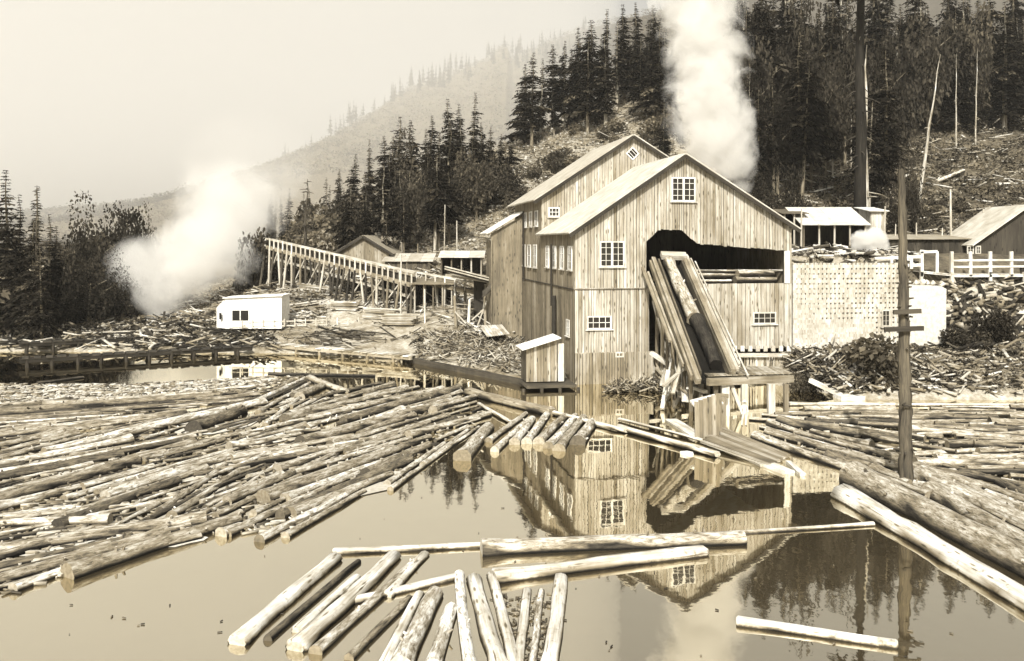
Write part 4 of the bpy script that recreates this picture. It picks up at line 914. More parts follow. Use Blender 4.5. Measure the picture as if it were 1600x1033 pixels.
JAM = [(1168, 655), (1225, 640), (1640, 640), (1640, 880), (1500, 850), (1420, 775), (1340, 742), (1240, 705)]
FIELDR = [(1230, 650, .08), (1230, 690, .32), (1330, 660, .03), (1330, 700, .25), (1400, 740, .4), (1500, 650, .01), (1500, 690, .02), (1500, 720, .05), (1500, 770, .4), (1580, 660, .02), (1580, 720, -.02), (1580, 820, .45)]
def zone_right(x, y):
    v = 'far in the jam' if y < 672 else ('mid jam' if y < 720 else 'at the jam front')
    return v+' '+('beyond the crossbar pole' if x > 1420 else 'before the crossbar pole')
n_right = fill(JAM, FIELDR, 75, 5000, zone_right, 'logs packed in the jam', wr=(.16, .4), lifts=.25, tones=(.2, .46), jit=.04)
print('LOGS', n_left, n_right)
# floating bark, chips and scum
def flat_chips(name, poly, n, s, tones, z=.015):
    X = []; Y_ = []; xs = [p[0] for p in poly]; ys = [p[1] for p in poly]
    while len(X) < n:
        x = R.uniform(min(xs), max(xs)); y = R.uniform(min(ys), max(ys))
        if inside(poly, x, y): w = W(x, y); X.append(w.x); Y_.append(w.y)
    X = np.array(X); Y_ = np.array(Y_); L = NR.uniform(s[0], s[1], n)
    return sticks(name, X, Y_, np.full(n, z), L, L*NR.uniform(.12, .4, n)*.5+.02, NR.choice(tones, n), .04)
flat_chips('bark_debris', RAFT, 2600, (.15, .9), [.08, .2, .35, .5])
flat_chips('bark_debris', JAM, 900, (.15, .9), [.08, .2, .35, .5])
flat_chips('bark_debris', [(0, 600), (200, 600), (420, 588), (480, 588), (400, 610), (220, 622), (0, 632)], 1800, (.1, .8), [.1, .3, .45, .6])
flat_chips('floating_chips', [(100, 930), (450, 850), (640, 775), (800, 710), (1000, 720), (1240, 760), (1330, 800), (1560, 980), (1560, 1033), (0, 1033)], 60, (.03, .16), [.04, .1, .2])
flat_chips('bark_debris', [(880, 925), (780, 930), (790, 1033), (870, 1033)], 260, (.06, .3), [.08, .15, .3])
# pale scum sheet at the head of the raft
def scum(name, poly, tone):
    m = MB(); k = len(poly); v = [W(x+R.uniform(-4, 4), y+R.uniform(-1.5, 1.5), .004) for x, y in poly]; m.add(v, [tuple(range(k))], tone, [tuple(q) for q in v])
    return kind(m.build(name, 'plain'), 'stuff')
scum('sawdust_scum', [(-40, 606), (60, 601), (150, 598), (230, 602), (300, 594), (360, 592), (420, 590), (445, 594), (410, 604), (330, 611), (250, 616), (180, 622), (90, 626), (-40, 634)][::-1], .6)
SC = MB()
for i in range(46):
    while True:
        x, y = R.uniform(0, 640), R.uniform(612, 860)
        if inside(RAFT, x, y): break
    s = R.uniform(12, 50)*(1.0+(y-600)/200); vv = [W(x+math.cos(t*.7)*s, y-math.sin(t*.7)*s*.13*R.uniform(.6, 1.3)-math.cos(t*.7)*s*.2, .004+.001*(i+2)) for t in range(9)]; SC.add(vv, [tuple(range(9))], R.uniform(.42, .62), [tuple(q) for q in vv])

kind(SC.build('sawdust_scum', 'plain'), 'stuff')

# ------------------------------------------------------------------ sticks and slabs on the banks
def px_region_ground(poly, n, Y0, Y1):
    X = []; Y_ = []; Zs = []
    while len(X) < n:
        Yq = NR.uniform(Y0, Y1, 4000); xq = NR.uniform(0, 1640, 4000); Xq = (xq-800)/F*Yq; zq = height(Xq, Yq); yq = HY+(CAMZ-zq)/Yq*F
        for a, b, c, xx, yy in zip(Xq, Yq, zq, xq, yq):
            if c > .25 and inside(poly, xx, yy): X.append(a); Y_.append(b); Zs.append(c)
    return np.array(X[:n]), np.array(Y_[:n]), np.array(Zs[:n])
LEFTSLOPE = [(290, 440), (400, 385), (520, 400), (640, 430), (760, 445), (830, 540), (820, 585), (640, 552), (430, 540), (300, 512), (280, 470)]
x, y, z = px_region_ground(LEFTSLOPE, 500, 98, 152); n = len(x)
sticks('slope_debris', x, y, z, NR.uniform(.5, 3.0, n), NR.uniform(.06, .2, n), NR.choice([.06, .12, .3, .45], n), .22)
cx, cy, cz = px_region_ground(LEFTSLOPE, 42, 98, 150); k_ = NR.integers(0, 42, 1500); caz = NR.uniform(0, math.pi, 42); ctn = NR.choice([.1, .3, .5, .62, .7], 42); cs_ = NR.uniform(.6, 2.6, 42)
x = cx[k_]+NR.normal(0, 1, 1500)*cs_[k_]; y = cy[k_]+NR.normal(0, 1, 1500)*cs_[k_]*.7; z = height(x, y)+np.abs(NR.normal(0, .35, 1500)); kk = z > .3
sticks('slope_debris', x[kk], y[kk], z[kk], NR.uniform(.8, 4.5, 1500)[kk], NR.uniform(.06, .26, 1500)[kk], (ctn[k_]*NR.uniform(.4, 1.3, 1500))[kk], .16, az=(caz[k_]+NR.normal(0, .3, 1500))[kk])
x, y, z = px_region_ground([(440, 390), (700, 430), (690, 500), (560, 470), (420, 430)], 200, 110, 150); n = len(x)
sticks('slope_debris', x, y, z+.2, NR.uniform(1.5, 6, n), NR.uniform(.08, .24, n), NR.choice([.2, .5, .66, .74], n), .3)
x, y, z = px_region_ground([(640, 520), (830, 520), (830, 596), (650, 560)], 1500, 82, 108); n = len(x)
sticks('slope_debris', x, y, z+.1, NR.uniform(.3, 1.5, n), NR.uniform(.04, .16, n), NR.choice([.06, .12, .25, .4, .5], n), .3)
x, y, z = px_region_ground([(0, 500), (340, 495), (430, 525), (430, 552), (0, 560)], 1300, 100, 130); n = len(x)
sticks('bank_debris', x, y, z+.1, NR.uniform(.8, 4.5, n), NR.uniform(.08, .3, n), NR.choice([.02, .03, .06, .3, .6], n), .15)
x, y, z = px_region_ground([(1236, 545), (1600, 520), (1600, 640), (1230, 632)], 1000, 72, 92); n = len(x)
sticks('bank_debris', x, y, z+.05, NR.uniform(.3, 2.4, n), NR.uniform(.06, .3, n), NR.choice([.03, .06, .1, .2, .35, .6], n), .25)
x, y, z = px_region_ground([(1236, 560), (1400, 560), (1400, 625), (1230, 625)], 450, 72, 86); n = len(x)
sticks('bank_debris', x, y, z+.2, NR.uniform(.5, 3.4, n), NR.uniform(.06, .22, n), NR.choice([.03, .06, .12, .3, .6], n), .35)
x, y, z = px_region_ground([(1470, 440), (1600, 440), (1600, 540), (1478, 540)], 420, 84, 100); n = len(x)
sticks('bank_debris', x, y, z+.1, NR.uniform(.4, 2.2, n), NR.uniform(.1, .5, n), NR.choice([.03, .05, .2, .45], n), .4)
x, y, z = px_region_ground([(1236, 386), (1440, 390), (1440, 420), (1236, 416)], 260, 89, 108); n = len(x)
sticks('bank_debris', x, y, z+.1, NR.uniform(.6, 4, n), NR.uniform(.08, .4, n), NR.choice([.03, .08, .5, .7, .8], n), .12)
def bank_piece(x0, y0, Y0, x1, y1, Y1, w, h, tone, label, name='slab', cat='slab'):
    a, b = P(x0, y0, Y0), P(x1, y1, Y1); m = MB(); m.beam(a, b, w, h, tone, jit=.12); tag(m.build(name, 'timber', origin=(a+b)/2), label, cat)
bank_piece(1336, 566, 78.5, 1322, 606, 74.5, 1.0, .25, .84, 'broad white slab leaning on the brush of the far bank')
bank_piece(1344, 560, 79, 1331, 604, 75, .6, .2, .74, 'narrow pale slab leaning beside the broad white slab')
bank_piece(1266, 594, 76, 1316, 618, 73.5, .4, .3, .72, 'pale squared timber slanting down to the jam')
bank_piece(1236, 566, 80, 1345, 560, 81, .5, .35, .66, 'long pale timber lying on the bank under the stacked board wall')
bank_piece(1300, 574, 79, 1400, 552, 83, .2, .2, .7, 'thin pole on the bank brush')
bank_piece(1308, 624, 73.2, 1345, 624, 73.4, 1.4, .7, .8, 'low pale stack of boards at the water edge')
bank_piece(1290, 560, 82, 1306, 520, 84, .12, .12, .6, 'thin stick leaning on the stacked board wall', 'stick', 'stick')
pd = thing('bank_platform', 'low white plank platform on short stubs on the far bank', 'platform', P(1480, 612, 74.5))
for i in range(7): m = MB(); p = P(1443, 603-i*2.6, 74.2+i*.65); q = P(1522, 606-i*2.8, 74.4+i*.65); m.beam(p, q, .6, .14, R.uniform(.7, .86), jit=.05); m.build('plank', 'timber', pd)
for x in (1446, 1470, 1500, 1518): m = MB(); p = P(x, 605, 74.7); m.beam(p-Z*1.2, p, .3, .3, .4, up=(0, 1, 0)); m.build('stub', 'timber', pd)
bank_piece(1440, 590, 77, 1442, 604, 74.3, .3, .3, .06, 'dark stub at the corner of the white plank platform', 'stub', 'stub')
for i in range(7):
    x = 1440+i*16; bank_piece(x, 628+R.uniform(-3, 3), 72.8, x+R.uniform(10, 26), 629+R.uniform(-3, 3), 73.0, .4, .3, R.choice([.6, .74, .8]), 'pale chunk of slab scattered along the water edge below the plank platform')
# stumps and boulders on the dark slope
for i in range(22):
    x, y, z = px_region_ground([(1478, 440), (1600, 440), (1600, 520), (1478, 520)], 1, 86, 98); p = Vector((x[0], y[0], z[0])); s = R.uniform(.3, .8); m = MB()
    m.tube([p+Vector((-s, 0, 0)), p+Vector((-s*.5, 0, s*.3)), p+Vector((s*.3, .1, s*.35)), p+Vector((s, 0, 0))], [s*.25, s*.7, s*.75, s*.2], 8, R.choice([.08, .2, .4, .5]), rough=.25)
    o = m.build('boulder', 'plain', origin=p); tag(o, 'rough boulder on the dark slope under the railed trestle', 'boulder', 'boulders under the railed trestle')

# ------------------------------------------------------------------ trees
def kites(c, d, s, L, wd, bend):
    """c start, d dir, s side (arrays); a two-triangle leaf spray each: returns (n,4,3)"""
    up = np.cross(s, d)
    tip = c+d*L[:, None]-up*0-np.array([0, 0, 1.0])*(bend*L)[:, None]
    mid = c+d*(L*.45)[:, None]
    return np.stack([c, mid+s*(wd)[:, None], tip, mid-s*(wd)[:, None]], 1)
def conifer_mesh(seed, H=30.0, rad=4.6, base=.18, dens=1.0, ragged=.3, spike=1.0, per=5):
    g = np.random.default_rng(seed); C_ = []; Dd = []; S = []; Ls = []; Wd = []; Bn = []; T = []
    z = base*H; azo = g.uniform(0, 6.28)
    lean_az = g.uniform(0, 6.28)
    while z < H*.985:
        t = (z-base*H)/(H*(1-base)); prof = (1-t)**.8*(.75+.25*math.sin(min(1, t*4)*1.57))
        lump = 1+ragged*math.sin(z*1.3+seed)*.6+g.normal(0, ragged*.35)
        k = max(3, int((7-3*t)*dens))
        for i in range(k):
            if g.random() < ragged*.35: continue
            az = azo+6.283*i/k+g.normal(0, .35); L = max(.35, rad*prof*lump*g.uniform(.6, 1.15)*(1+.25*math.cos(az-lean_az))); dr = g.uniform(.12, .5)+.1*(1-t)
            dirv = np.array([math.cos(az), math.sin(az), 0]); tone = g.uniform(.01, .034)*(1 if g.random() > .1 else 4.5)  # a few branches toned much paler, painting sunlit glints into the foliage
            ns = max(2, int(per*L/rad+1.5))
            for j in range(ns):
                f = (j+.35)/ns; p = dirv*L*f+np.array([0, 0, z+.12*L*f-dr*L*f*f])
                for q in range(2):
                    aa = az+(1 if q else -1)*g.uniform(.35, 1.05); dd = np.array([math.cos(aa), math.sin(aa), g.uniform(-.5, .15)]); dd /= np.linalg.norm(dd)
                    ss = np.cross(dd, [0, 0, 1.0]); ss = ss/np.linalg.norm(ss)+np.array([0, 0, g.uniform(-.6, .6)]); ss /= np.linalg.norm(ss)
                    ll = L*(.19+.16*(1-f))*g.uniform(.7, 1.4)+.25
                    C_.append(p); Dd.append(dd); S.append(ss); Ls.append(ll); Wd.append(ll*g.uniform(.16, .3)); Bn.append(g.uniform(.05, .45)); T.append(tone*g.uniform(.7, 1.3))
        z += H*.021*g.uniform(.7, 1.4)*(1.15-.4*t); azo += 1.1
    V = kites(np.array(C_), np.array(Dd), np.array(S), np.array(Ls), np.array(Wd), np.array(Bn)); n = len(V)
    q = np.arange(n)[:, None]*4+np.array([[0, 1, 2, 3]])
    return np_mesh('crown', V.reshape(-1, 3), q, np.repeat(np.array(T), 4), 'leaf')
def trunk_mesh(seed, H=30.0, r=.42, dead=0, tone=.22, n=8):
    rr = random.Random(seed); m = MB(); k = 9; pts = [(rr.uniform(-.08, .08)*i/3, rr.uniform(-.08, .08)*i/3, -1.5+(H*.97+1.5)*i/k) for i in range(k+1)]
    m.tube(pts, [r*(1.15-1.08*i/k)+.02 for i in range(k+1)], n, tone, rough=.1)
    for i in range(dead):
        z = H*rr.uniform(.12, .95); a = rr.uniform(0, 6.28); L = H*(.12 if dead > 40 else .09)*(1.15-z/H)*rr.uniform(.6, 1.5); d = Vector((math.cos(a), math.sin(a), rr.uniform(-.25, .1)))
        p = Vector((0, 0, z)); m.tube([p, p+d*L*.6, p+d*L+Vector((0, 0, -.1*L))], [.13, .09, .03], 4, tone*.8, caps=False)
        if L > 1: 
            for f in (.5, .75): e = p+d*L*f; m.tube([e, e+Vector((math.cos(a+.7), math.sin(a+.7), -.2))*L*.3], [.04, .015], 3, tone*.8, caps=False)
    o = m.build('trunk', 'bark_tree'); me = o.data; bpy.data.objects.remove(o); return me
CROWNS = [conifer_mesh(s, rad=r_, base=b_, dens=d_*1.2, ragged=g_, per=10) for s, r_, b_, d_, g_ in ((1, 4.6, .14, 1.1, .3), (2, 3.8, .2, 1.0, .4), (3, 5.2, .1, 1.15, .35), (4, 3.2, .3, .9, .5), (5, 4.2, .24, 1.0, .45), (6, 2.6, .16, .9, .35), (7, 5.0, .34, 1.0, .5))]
TRUNKS = [trunk_mesh(s, tone=t_, dead=12) for s, t_ in ((1, .16), (2, .24), (3, .34))]
SNAGS = [trunk_mesh(s, H=30, r=.4, dead=60, tone=t_) for s, t_ in ((11, .08), (12, .4))]
BARE = [trunk_mesh(s, H=30, r=.42, dead=5, tone=t_) for s, t_ in ((21, .4), (22, .32))]
def tree(X, Y, H, label, group, ci=None, sx=1.0, name='fir_tree', zoff=0.0, lean=0.02, ti=None):
    z = hz(X, Y)+zoff; s = H/30.0; t = empty(name, (X, Y, z), R.uniform(0, 6.28)); t.rotation_euler.x = R.gauss(0, lean); t.rotation_euler.y = R.gauss(0, lean)
    t.scale = (s*sx, s*sx, s)
    tk = link(TRUNKS[R.randrange(3) if ti is None else ti], 'trunk', t); cr = link(CROWNS[R.randrange(len(CROWNS)) if ci is None else ci], 'crown', t)
    return tag(t, label, 'tree', group)
def snag(X, Y, H, label, meshes, sx=1.0, lean=0.0, group=None, zoff=0):
    s = H/30.0; o = link(R.choice(meshes), 'snag'); o.location = (X, Y, hz(X, Y)+zoff); o.scale = (s*sx, s*sx, s); o.rotation_euler = (0, lean, 0); return tag(o, label, 'dead tree', group)
def tree_px(x, ytop, Y, label, group, **k):
    X = (x-800)/F*Y; H = CAMZ-(ytop-HY)/F*Y-hz(X, Y); return tree(X, Y, H, label, group, **k)
TW = ['thin', 'full', 'broad', 'gaunt', 'open', 'narrow', 'high-crowned']
def tlabel(ci, H, place): return '%s %s dark fir %s' % ('tall' if H > 26 else 'short' if H < 16 else 'mid-height', TW[ci], place)
def autotree(x, ytop, Y, place, group, sx=None, cis=None):
    X = (x-800)/F*Y; H = CAMZ-(ytop-HY)/F*Y-hz(X, Y)
    if H < 4: return
    ci = R.choice(cis) if cis else R.randrange(len(CROWNS)); tree(X, Y, H, tlabel(ci, H, place), group, ci=ci, sx=sx or R.uniform(.75, 1.15))
# spur cluster behind the barn
for x, yt in ((533, 262), (552, 238), (578, 215), (601, 210), (622, 180), (640, 184), (664, 200), (672, 178), (688, 205), (704, 152), (722, 160), (738, 143), (752, 190), (765, 196), (784, 208), (797, 220)):
    for k, Yk in enumerate((186, 170, 156)):
        if k and R.random() < .25 or (k == 2 and x > 690): continue
        autotree(x+R.uniform(-9, 9)*k, yt+k*R.uniform(18, 48), Yk+R.uniform(-5, 5), 'on the spur behind the barn', 'firs on the spur behind the barn', sx=R.uniform(1.0, 1.4))
for i in range(8): autotree(R.uniform(505, 680), R.uniform(280, 335), R.uniform(146, 156), 'low on the spur behind the barn', 'firs on the spur behind the barn', cis=(3, 4, 6))
# upper cluster above the mill
for x, yt in ((816, 98), (832, 80), (846, 88), (862, 66), (880, 62), (893, 74), (908, 40), (922, 28), (938, 60), (948, 10), (963, 30), (976, 5), (994, 2), (1008, 28), (1024, 5), (1036, 40), (1046, 70), (920, 130), (985, 125), (1015, 130), (1040, 150), (1000, 170), (870, 160), (845, 165), (890, 170)):
    for k, Yk in enumerate((212, 196)):
        if k and R.random() < .35: continue
        if k and 800 < x < 905: continue
        autotree(x+R.uniform(-4, 4)*(1+k), yt+k*R.uniform(15, 50), Yk+R.uniform(-7, 7), 'on the upper slope above the mill roof', 'firs on the upper slope above the mill', sx=R.uniform(1.0, 1.35))
for i in range(9): autotree(R.uniform(1000, 1065), R.uniform(150, 230), R.uniform(165, 190), 'mid slope just above the mill ridge', 'firs on the upper slope above the mill', cis=(0, 2, 5), sx=R.uniform(.9, 1.3))
# dense forest on the other side of the steam
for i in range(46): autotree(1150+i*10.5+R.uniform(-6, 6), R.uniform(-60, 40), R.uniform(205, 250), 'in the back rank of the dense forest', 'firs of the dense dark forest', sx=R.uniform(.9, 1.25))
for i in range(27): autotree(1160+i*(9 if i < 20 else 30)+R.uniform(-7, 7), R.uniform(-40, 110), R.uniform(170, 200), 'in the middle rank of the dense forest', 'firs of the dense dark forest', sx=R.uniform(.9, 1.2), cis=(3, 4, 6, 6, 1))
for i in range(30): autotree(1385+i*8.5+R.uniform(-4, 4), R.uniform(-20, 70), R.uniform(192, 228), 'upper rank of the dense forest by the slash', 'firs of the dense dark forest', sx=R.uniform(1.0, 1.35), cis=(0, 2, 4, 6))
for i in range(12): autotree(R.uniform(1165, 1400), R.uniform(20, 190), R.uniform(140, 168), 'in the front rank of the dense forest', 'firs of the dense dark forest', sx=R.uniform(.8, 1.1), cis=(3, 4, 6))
Xb = (1345-800)/F*126; tt = empty('fir_tree', (Xb, 126, hz(Xb, 126))); Hb = 62
mb_ = MB(); mb_.tube([(R.uniform(-.25, .25), R.uniform(-.2, .2), -1+i*6) for i in range(11)], [.92-.065*i for i in range(11)], 11, .02, rough=.08)
for i in range(40):
    z_ = R.uniform(12, 36); a_ = R.uniform(0, 6.28); d_ = Vector((math.cos(a_), math.sin(a_), -.3))*R.uniform(.8, 2.6); mb_.tube([(0, 0, z_), d_*.6+Vector((0, 0, z_)), d_+Vector((0, 0, z_-.3))], [.12, .08, .03], 4, .05, caps=False)
mb_.build('trunk', 'bark_tree', tt).location = (0, 0, 0)
link(conifer_mesh(77, H=62, rad=6.5, base=.64, dens=2.2, ragged=.4, per=18), 'crown', tt)
tag(tt, 'towering fir with a thick black trunk behind the open shed', 'tree', 'firs of the dense dark forest')
for x, yt, Y, l_, me, sx, lb in ((1435, 75, 150, .14, 0, .8, 'tall pale leaning snag in the dark forest'), (1268, 140, 165, .01, 0, .7, 'thin straight pale trunk among the dark firs'), (1184, 165, 165, .03, 1, .7, 'pale trunk at the steam side of the forest'), (1219, 200, 160, .0, 1, .7, 'slender grey trunk in the forest shade'), (1330, 160, 170, .0, 0, .7, 'short pale trunk beside the towering fir'), (1412, 262, 128, .0, 1, 1.3, 'thick broken stub with rough bark behind the crossbar pole'), (1494, 80, 180, .0, 0, .6, 'far thin white snag high on the dark slope'), (1524, 70, 184, .02, 0, .6, 'second far white snag near the picture edge'), (1352, 60, 129, .0, 0, 1.2, 'pale stripped trunk with torn bark before the forest')):
    X = (x-800)/F*Y; snag(X, Y, CAMZ-(yt-HY)/F*Y-hz(X, Y), lb, BARE[me:me+1], sx, l_)
for x0, y0, Y0, x1, y1, Y1, lb in ((1462, 212, 160, 1506, 190, 166, 'thick white fallen trunk on the dark slope'), (1395, 222, 160, 1420, 205, 164, 'short pale fallen trunk below the leaning snag'), (1220, 244, 158, 1258, 226, 164, 'pale fallen trunk under the forest edge'), (1425, 36, 200, 1462, 26, 204, 'small pale fallen limb high in the forest')):
    a = P(x0, y0, Y0); b = P(x1, y1, Y1); a.z = hz(a.x, a.y)+.5; b.z = hz(b.x, b.y)+.7; put_log(a, b, .5, .32, .7, lb, name='fallen_trunk', cat='fallen tree')
# far left
for x, yt, Y, ci in ((58, 285, 118, 5), (78, 330, 122, 5), (48, 340, 112, 0), (92, 350, 124, 2), (66, 380, 110, 2), (30, 300, 120, 0), (105, 400, 128, 2), (14, 260, 116, 2)):
    autotree(x, yt, Y, 'on the low bank beyond the pond', 'firs on the low bank', cis=(ci,), sx=R.uniform(.9, 1.3))
X = (475-800)/F*140; snag(X, 140, CAMZ-(275-HY)/F*140-hz(X, 140), 'tall bare black snag with drooping twigs beside the flume', SNAGS[:1], 1.5, .03)
X = (57-800)/F*112; snag(X, 112, CAMZ-(282-HY)/F*112-hz(X, 112), 'bare twiggy snag among the firs on the low bank', SNAGS[:1], .8, .0)
for i in range(30):
    x = R.uniform(420, 560); Y = R.uniform(230, 300); X = (x-800)/F*Y; g = hz(X, Y); tree(X, Y, R.uniform(12, 24), 'small hazy fir in the thin wood beyond the flume', 'firs in the thin wood beyond the flume', ci=R.choice((3, 5, 1)), sx=.8)
# far ridge
for i in range(120):
    Y = R.uniform(1480, 1830); x = R.uniform(410, 925); X = (x-800)/F*Y
    tree(X, Y, R.uniform(22, 48), 'faint far fir in the haze on the distant ridge', 'far firs on the distant ridge', ci=R.choice((1, 3, 5)), sx=R.uniform(.7, 1.1), zoff=-1)
# leafy bushes
def bush_mesh(seed, n=900, rad=(1, 1, 1), leaf=.16, lumps=6, tones=(.05, .2)):
    g = np.random.default_rng(seed); cs = g.normal(0, .42, (lumps, 3)); cs[:, 2] = np.abs(cs[:, 2])*1.0+.25; i = g.integers(0, lumps, n)
    d = g.normal(0, 1, (n, 3)); d /= np.linalg.norm(d, axis=1)[:, None]; p = (cs[i]+d*(g.uniform(.55, 1, n)**.5)[:, None]*g.uniform(.3, .5, n)[:, None])*np.array(rad); p[:, 2] = np.maximum(p[:, 2], .02)
    dd = d+g.normal(0, .7, (n, 3)); dd /= np.linalg.norm(dd, axis=1)[:, None]; s = np.cross(dd, g.normal(0, 1, (n, 3))); s /= np.linalg.norm(s, axis=1)[:, None]+1e-9
    L = leaf*g.uniform(.7, 1.6, n); V = kites(p, dd, s, L, L*.35, np.full(n, .2)); q = np.arange(n)[:, None]*4+np.array([[0, 1, 2, 3]])
    lt = g.uniform(tones[0], tones[1], lumps)[i]*g.uniform(.6, 1.4, n); return np_mesh('foliage', V.reshape(-1, 3), q, np.repeat(lt, 4), 'leaf')
BUSH = [bush_mesh(31, 1400), bush_mesh(32, 1400, lumps=8), bush_mesh(33, 1600, lumps=10, tones=(.04, .12))]
DARKB = [bush_mesh(41, 2200, leaf=.12, lumps=11, tones=(.02, .07)), bush_mesh(42, 2200, leaf=.12, lumps=9, tones=(.025, .09))]
def bush(X, Y, sc, label, group=None, meshes=BUSH, name='bush', cat='bush'):
    t = empty(name, (X, Y, hz(X, Y)-.1), R.uniform(0, 6.28)); t.scale = sc; link(R.choice(meshes), 'foliage', t)
    m = MB()
    for i in range(3): m.tube([(0, 0, -.2), (R.uniform(-.2, .2), R.uniform(-.2, .2), .3), (R.uniform(-.5, .5), R.uniform(-.5, .5), .8)], [.06, .04, .02], 5, .15)
    m.build('stems', 'bark_tree', t).location = (0, 0, 0)
    return tag(t, label, cat, group)
def bush_px(x, y, Y, w, h, label, **k): X = (x-800)/F*Y; bush(X, Y, (w*Y/F/1.7, w*Y/F/1.7, h*Y/F/1.3), label, **k)
bush_px(1372, 615, 75.5, 90, 62, 'leafy bush on the far bank beside the white slabs')
bush_px(1262, 600, 77, 50, 45, 'low dark bush below the slat screen end', meshes=DARKB)
bush_px(1500, 560, 86, 60, 40, 'dark scrub at the foot of the boulder slope', meshes=DARKB)
bush_px(1548, 545, 87, 60, 60, 'taller dark scrub near the trestle legs', meshes=DARKB)
for x, y, Y, w, h, lb in ((160, 500, 140, 110, 120, 'big dark broadleaf thicket beyond the low bank firs'), (125, 510, 134, 80, 110, 'dark round thicket beside the low bank firs'), (205, 470, 150, 90, 110, 'dark leaning broadleaf crown beside the steam plume'), (220, 505, 136, 60, 50, 'low scrub under the steam plume'), (400, 452, 141, 56, 98, 'dark brush heaped over the flume head')):
    bush_px(x, y, Y, w, h, lb, meshes=DARKB)
for i in range(26):
    x = R.uniform(820, 1060); Y = R.uniform(150, 205); X = (x-800)/F*Y; s = R.uniform(1.5, 3.6); bush(X, Y, (s, s, s*.9), 'sunlit round bush on the slope above the mill', 'bushes on the slope above the mill')
for i in range(16):
    t_ = (i+.5)/16; p_ = A0.lerp(A1, t_); s = R.uniform(.9, 1.9); bush(p_.x+R.uniform(-1, 1), p_.y+R.uniform(2.5, 5), (s, s, s*1.3), 'dark brush growing behind the long flume', 'brush behind the long flume', meshes=DARKB)
for i in range(44):
    x = R.uniform(415, 565); Y = R.uniform(152, 215); X = (x-800)/F*Y; s = R.uniform(1.4, 4.2); bush(X, Y, (s, s, s*1.2), 'pale leafy bush on the rise beyond the flume', 'bushes beyond the flume')
for i in range(18):
    x = R.uniform(1170, 1600); Y = R.uniform(122, 150); X = (x-800)/F*Y; s = R.uniform(1.2, 3.2); bush(X, Y, (s, s, s*.8), 'bush at the forest foot behind the sheds', 'bushes at the forest foot')
# leafy trees at the forest edge and among the firs
def leafy(x, ytop, Y, wpx, lab, grp):
    X = (x-800)/F*Y; g = hz(X, Y); Hh = CAMZ-(ytop-HY)/F*Y-g
    if Hh < 4: return
    t = empty('leafy_tree', (X, Y, g), R.uniform(0, 6.28)); m = MB(); k = wpx*Y/F/1.7
    m.tube([(0, 0, -1), (R.uniform(-.2, .2), 0, Hh*.4), (R.uniform(-.5, .5), R.uniform(-.4, .4), Hh*.85)], [.32, .22, .06], 7, .2, rough=.1)
    for i in range(5): a_ = R.uniform(0, 6.28); z_ = Hh*R.uniform(.35, .7); m.tube([(0, 0, z_), (math.cos(a_)*k*.35, math.sin(a_)*k*.35, z_+Hh*.12), (math.cos(a_)*k*.7, math.sin(a_)*k*.7, z_+Hh*.2)], [.13, .09, .03], 5, .2, caps=False)
    m.build('trunk', 'bark_tree', t).location = (0, 0, 0)
    c = link(R.choice(TREEF), 'crown', t); c.location = (0, 0, Hh*.22); c.scale = (k, k, Hh*.62); tag(t, lab, 'tree', grp)
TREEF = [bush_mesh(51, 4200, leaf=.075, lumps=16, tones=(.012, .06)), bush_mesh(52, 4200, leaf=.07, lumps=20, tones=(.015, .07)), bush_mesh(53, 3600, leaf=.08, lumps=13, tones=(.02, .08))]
for x, yt, Y, w in ((1165, 60, 172, 60), (1180, 120, 165, 56), (1200, 40, 178, 70), (1235, 80, 172, 70), (1262, 20, 180, 80), (1290, 110, 165, 60), (1172, 220, 150, 50), (1215, 190, 152, 60), (1320, 60, 172, 70), (1385, 90, 168, 70), (1450, 40, 190, 80), (1515, 30, 195, 70), (1180, 280, 136, 50), (1240, 290, 132, 46), (1420, 260, 134, 50)):
    leafy(x, yt, Y, w, 'leafy dark tree at the steam side of the forest' if x < 1250 else 'leafy dark tree mixed into the dense forest', 'leafy trees in the dense forest')
for x, yt, Y, w in ((118, 372, 132, 70), (150, 352, 138, 80), (182, 345, 146, 84), (212, 350, 150, 70), (236, 362, 156, 50), (100, 400, 126, 60), (140, 430, 124, 70), (190, 420, 130, 60)):
    leafy(x, yt, Y, w, 'round dark leafy tree between the low bank firs and the steam plume', 'leafy trees on the low bank')
for x, yt, Y, w in ((640, 250, 160, 60), (745, 245, 162, 70), (790, 270, 165, 60), (1010, 200, 178, 70), (1045, 215, 176, 60)):
    leafy(x, yt, Y, w, 'leafy dark tree among the firs of the hillside', 'leafy trees on the hillside')

# undergrowth
def undergrowth(name, X, Y, size, tones, per=12, tall=.6):
    X = np.asarray(X); Y = np.asarray(Y); pxx = 800+X/Y*F; k_ = ~((pxx > 515) & (pxx < 690) & (Y < 152)); X = X[k_]; Y = Y[k_]; n = len(X); z = height(X, Y); X2 = np.repeat(X, per); Y2 = np.repeat(Y, per); z2 = np.repeat(z, per); m = n*per
    s = np.repeat(NR.uniform(size[0], size[1], n), per); p = np.stack([X2+NR.normal(0, .4, m)*s, Y2+NR.normal(0, .4, m)*s, z2+NR.uniform(0, tall, m)*s], -1)
    d = NR.normal(0, 1, (m, 3)); d[:, 2] = np.abs(d[:, 2])*.5; d /= np.linalg.norm(d, axis=1)[:, None]; sd = np.cross(d, NR.normal(0, 1, (m, 3))); sd /= np.linalg.norm(sd, axis=1)[:, None]+1e-9
    L = s*NR.uniform(.18, .5, m); V = kites(p, d, sd, L, L*.3, np.full(m, .15)); q = np.arange(m)[:, None]*4+np.array([[0, 1, 2, 3]])
    t = np.repeat(NR.choice(tones, n), per)*NR.uniform(.6, 1.4, m); return kind(link(np_mesh(name, V.reshape(-1, 3), q, np.repeat(t, 4), 'leaf'), name), 'stuff')
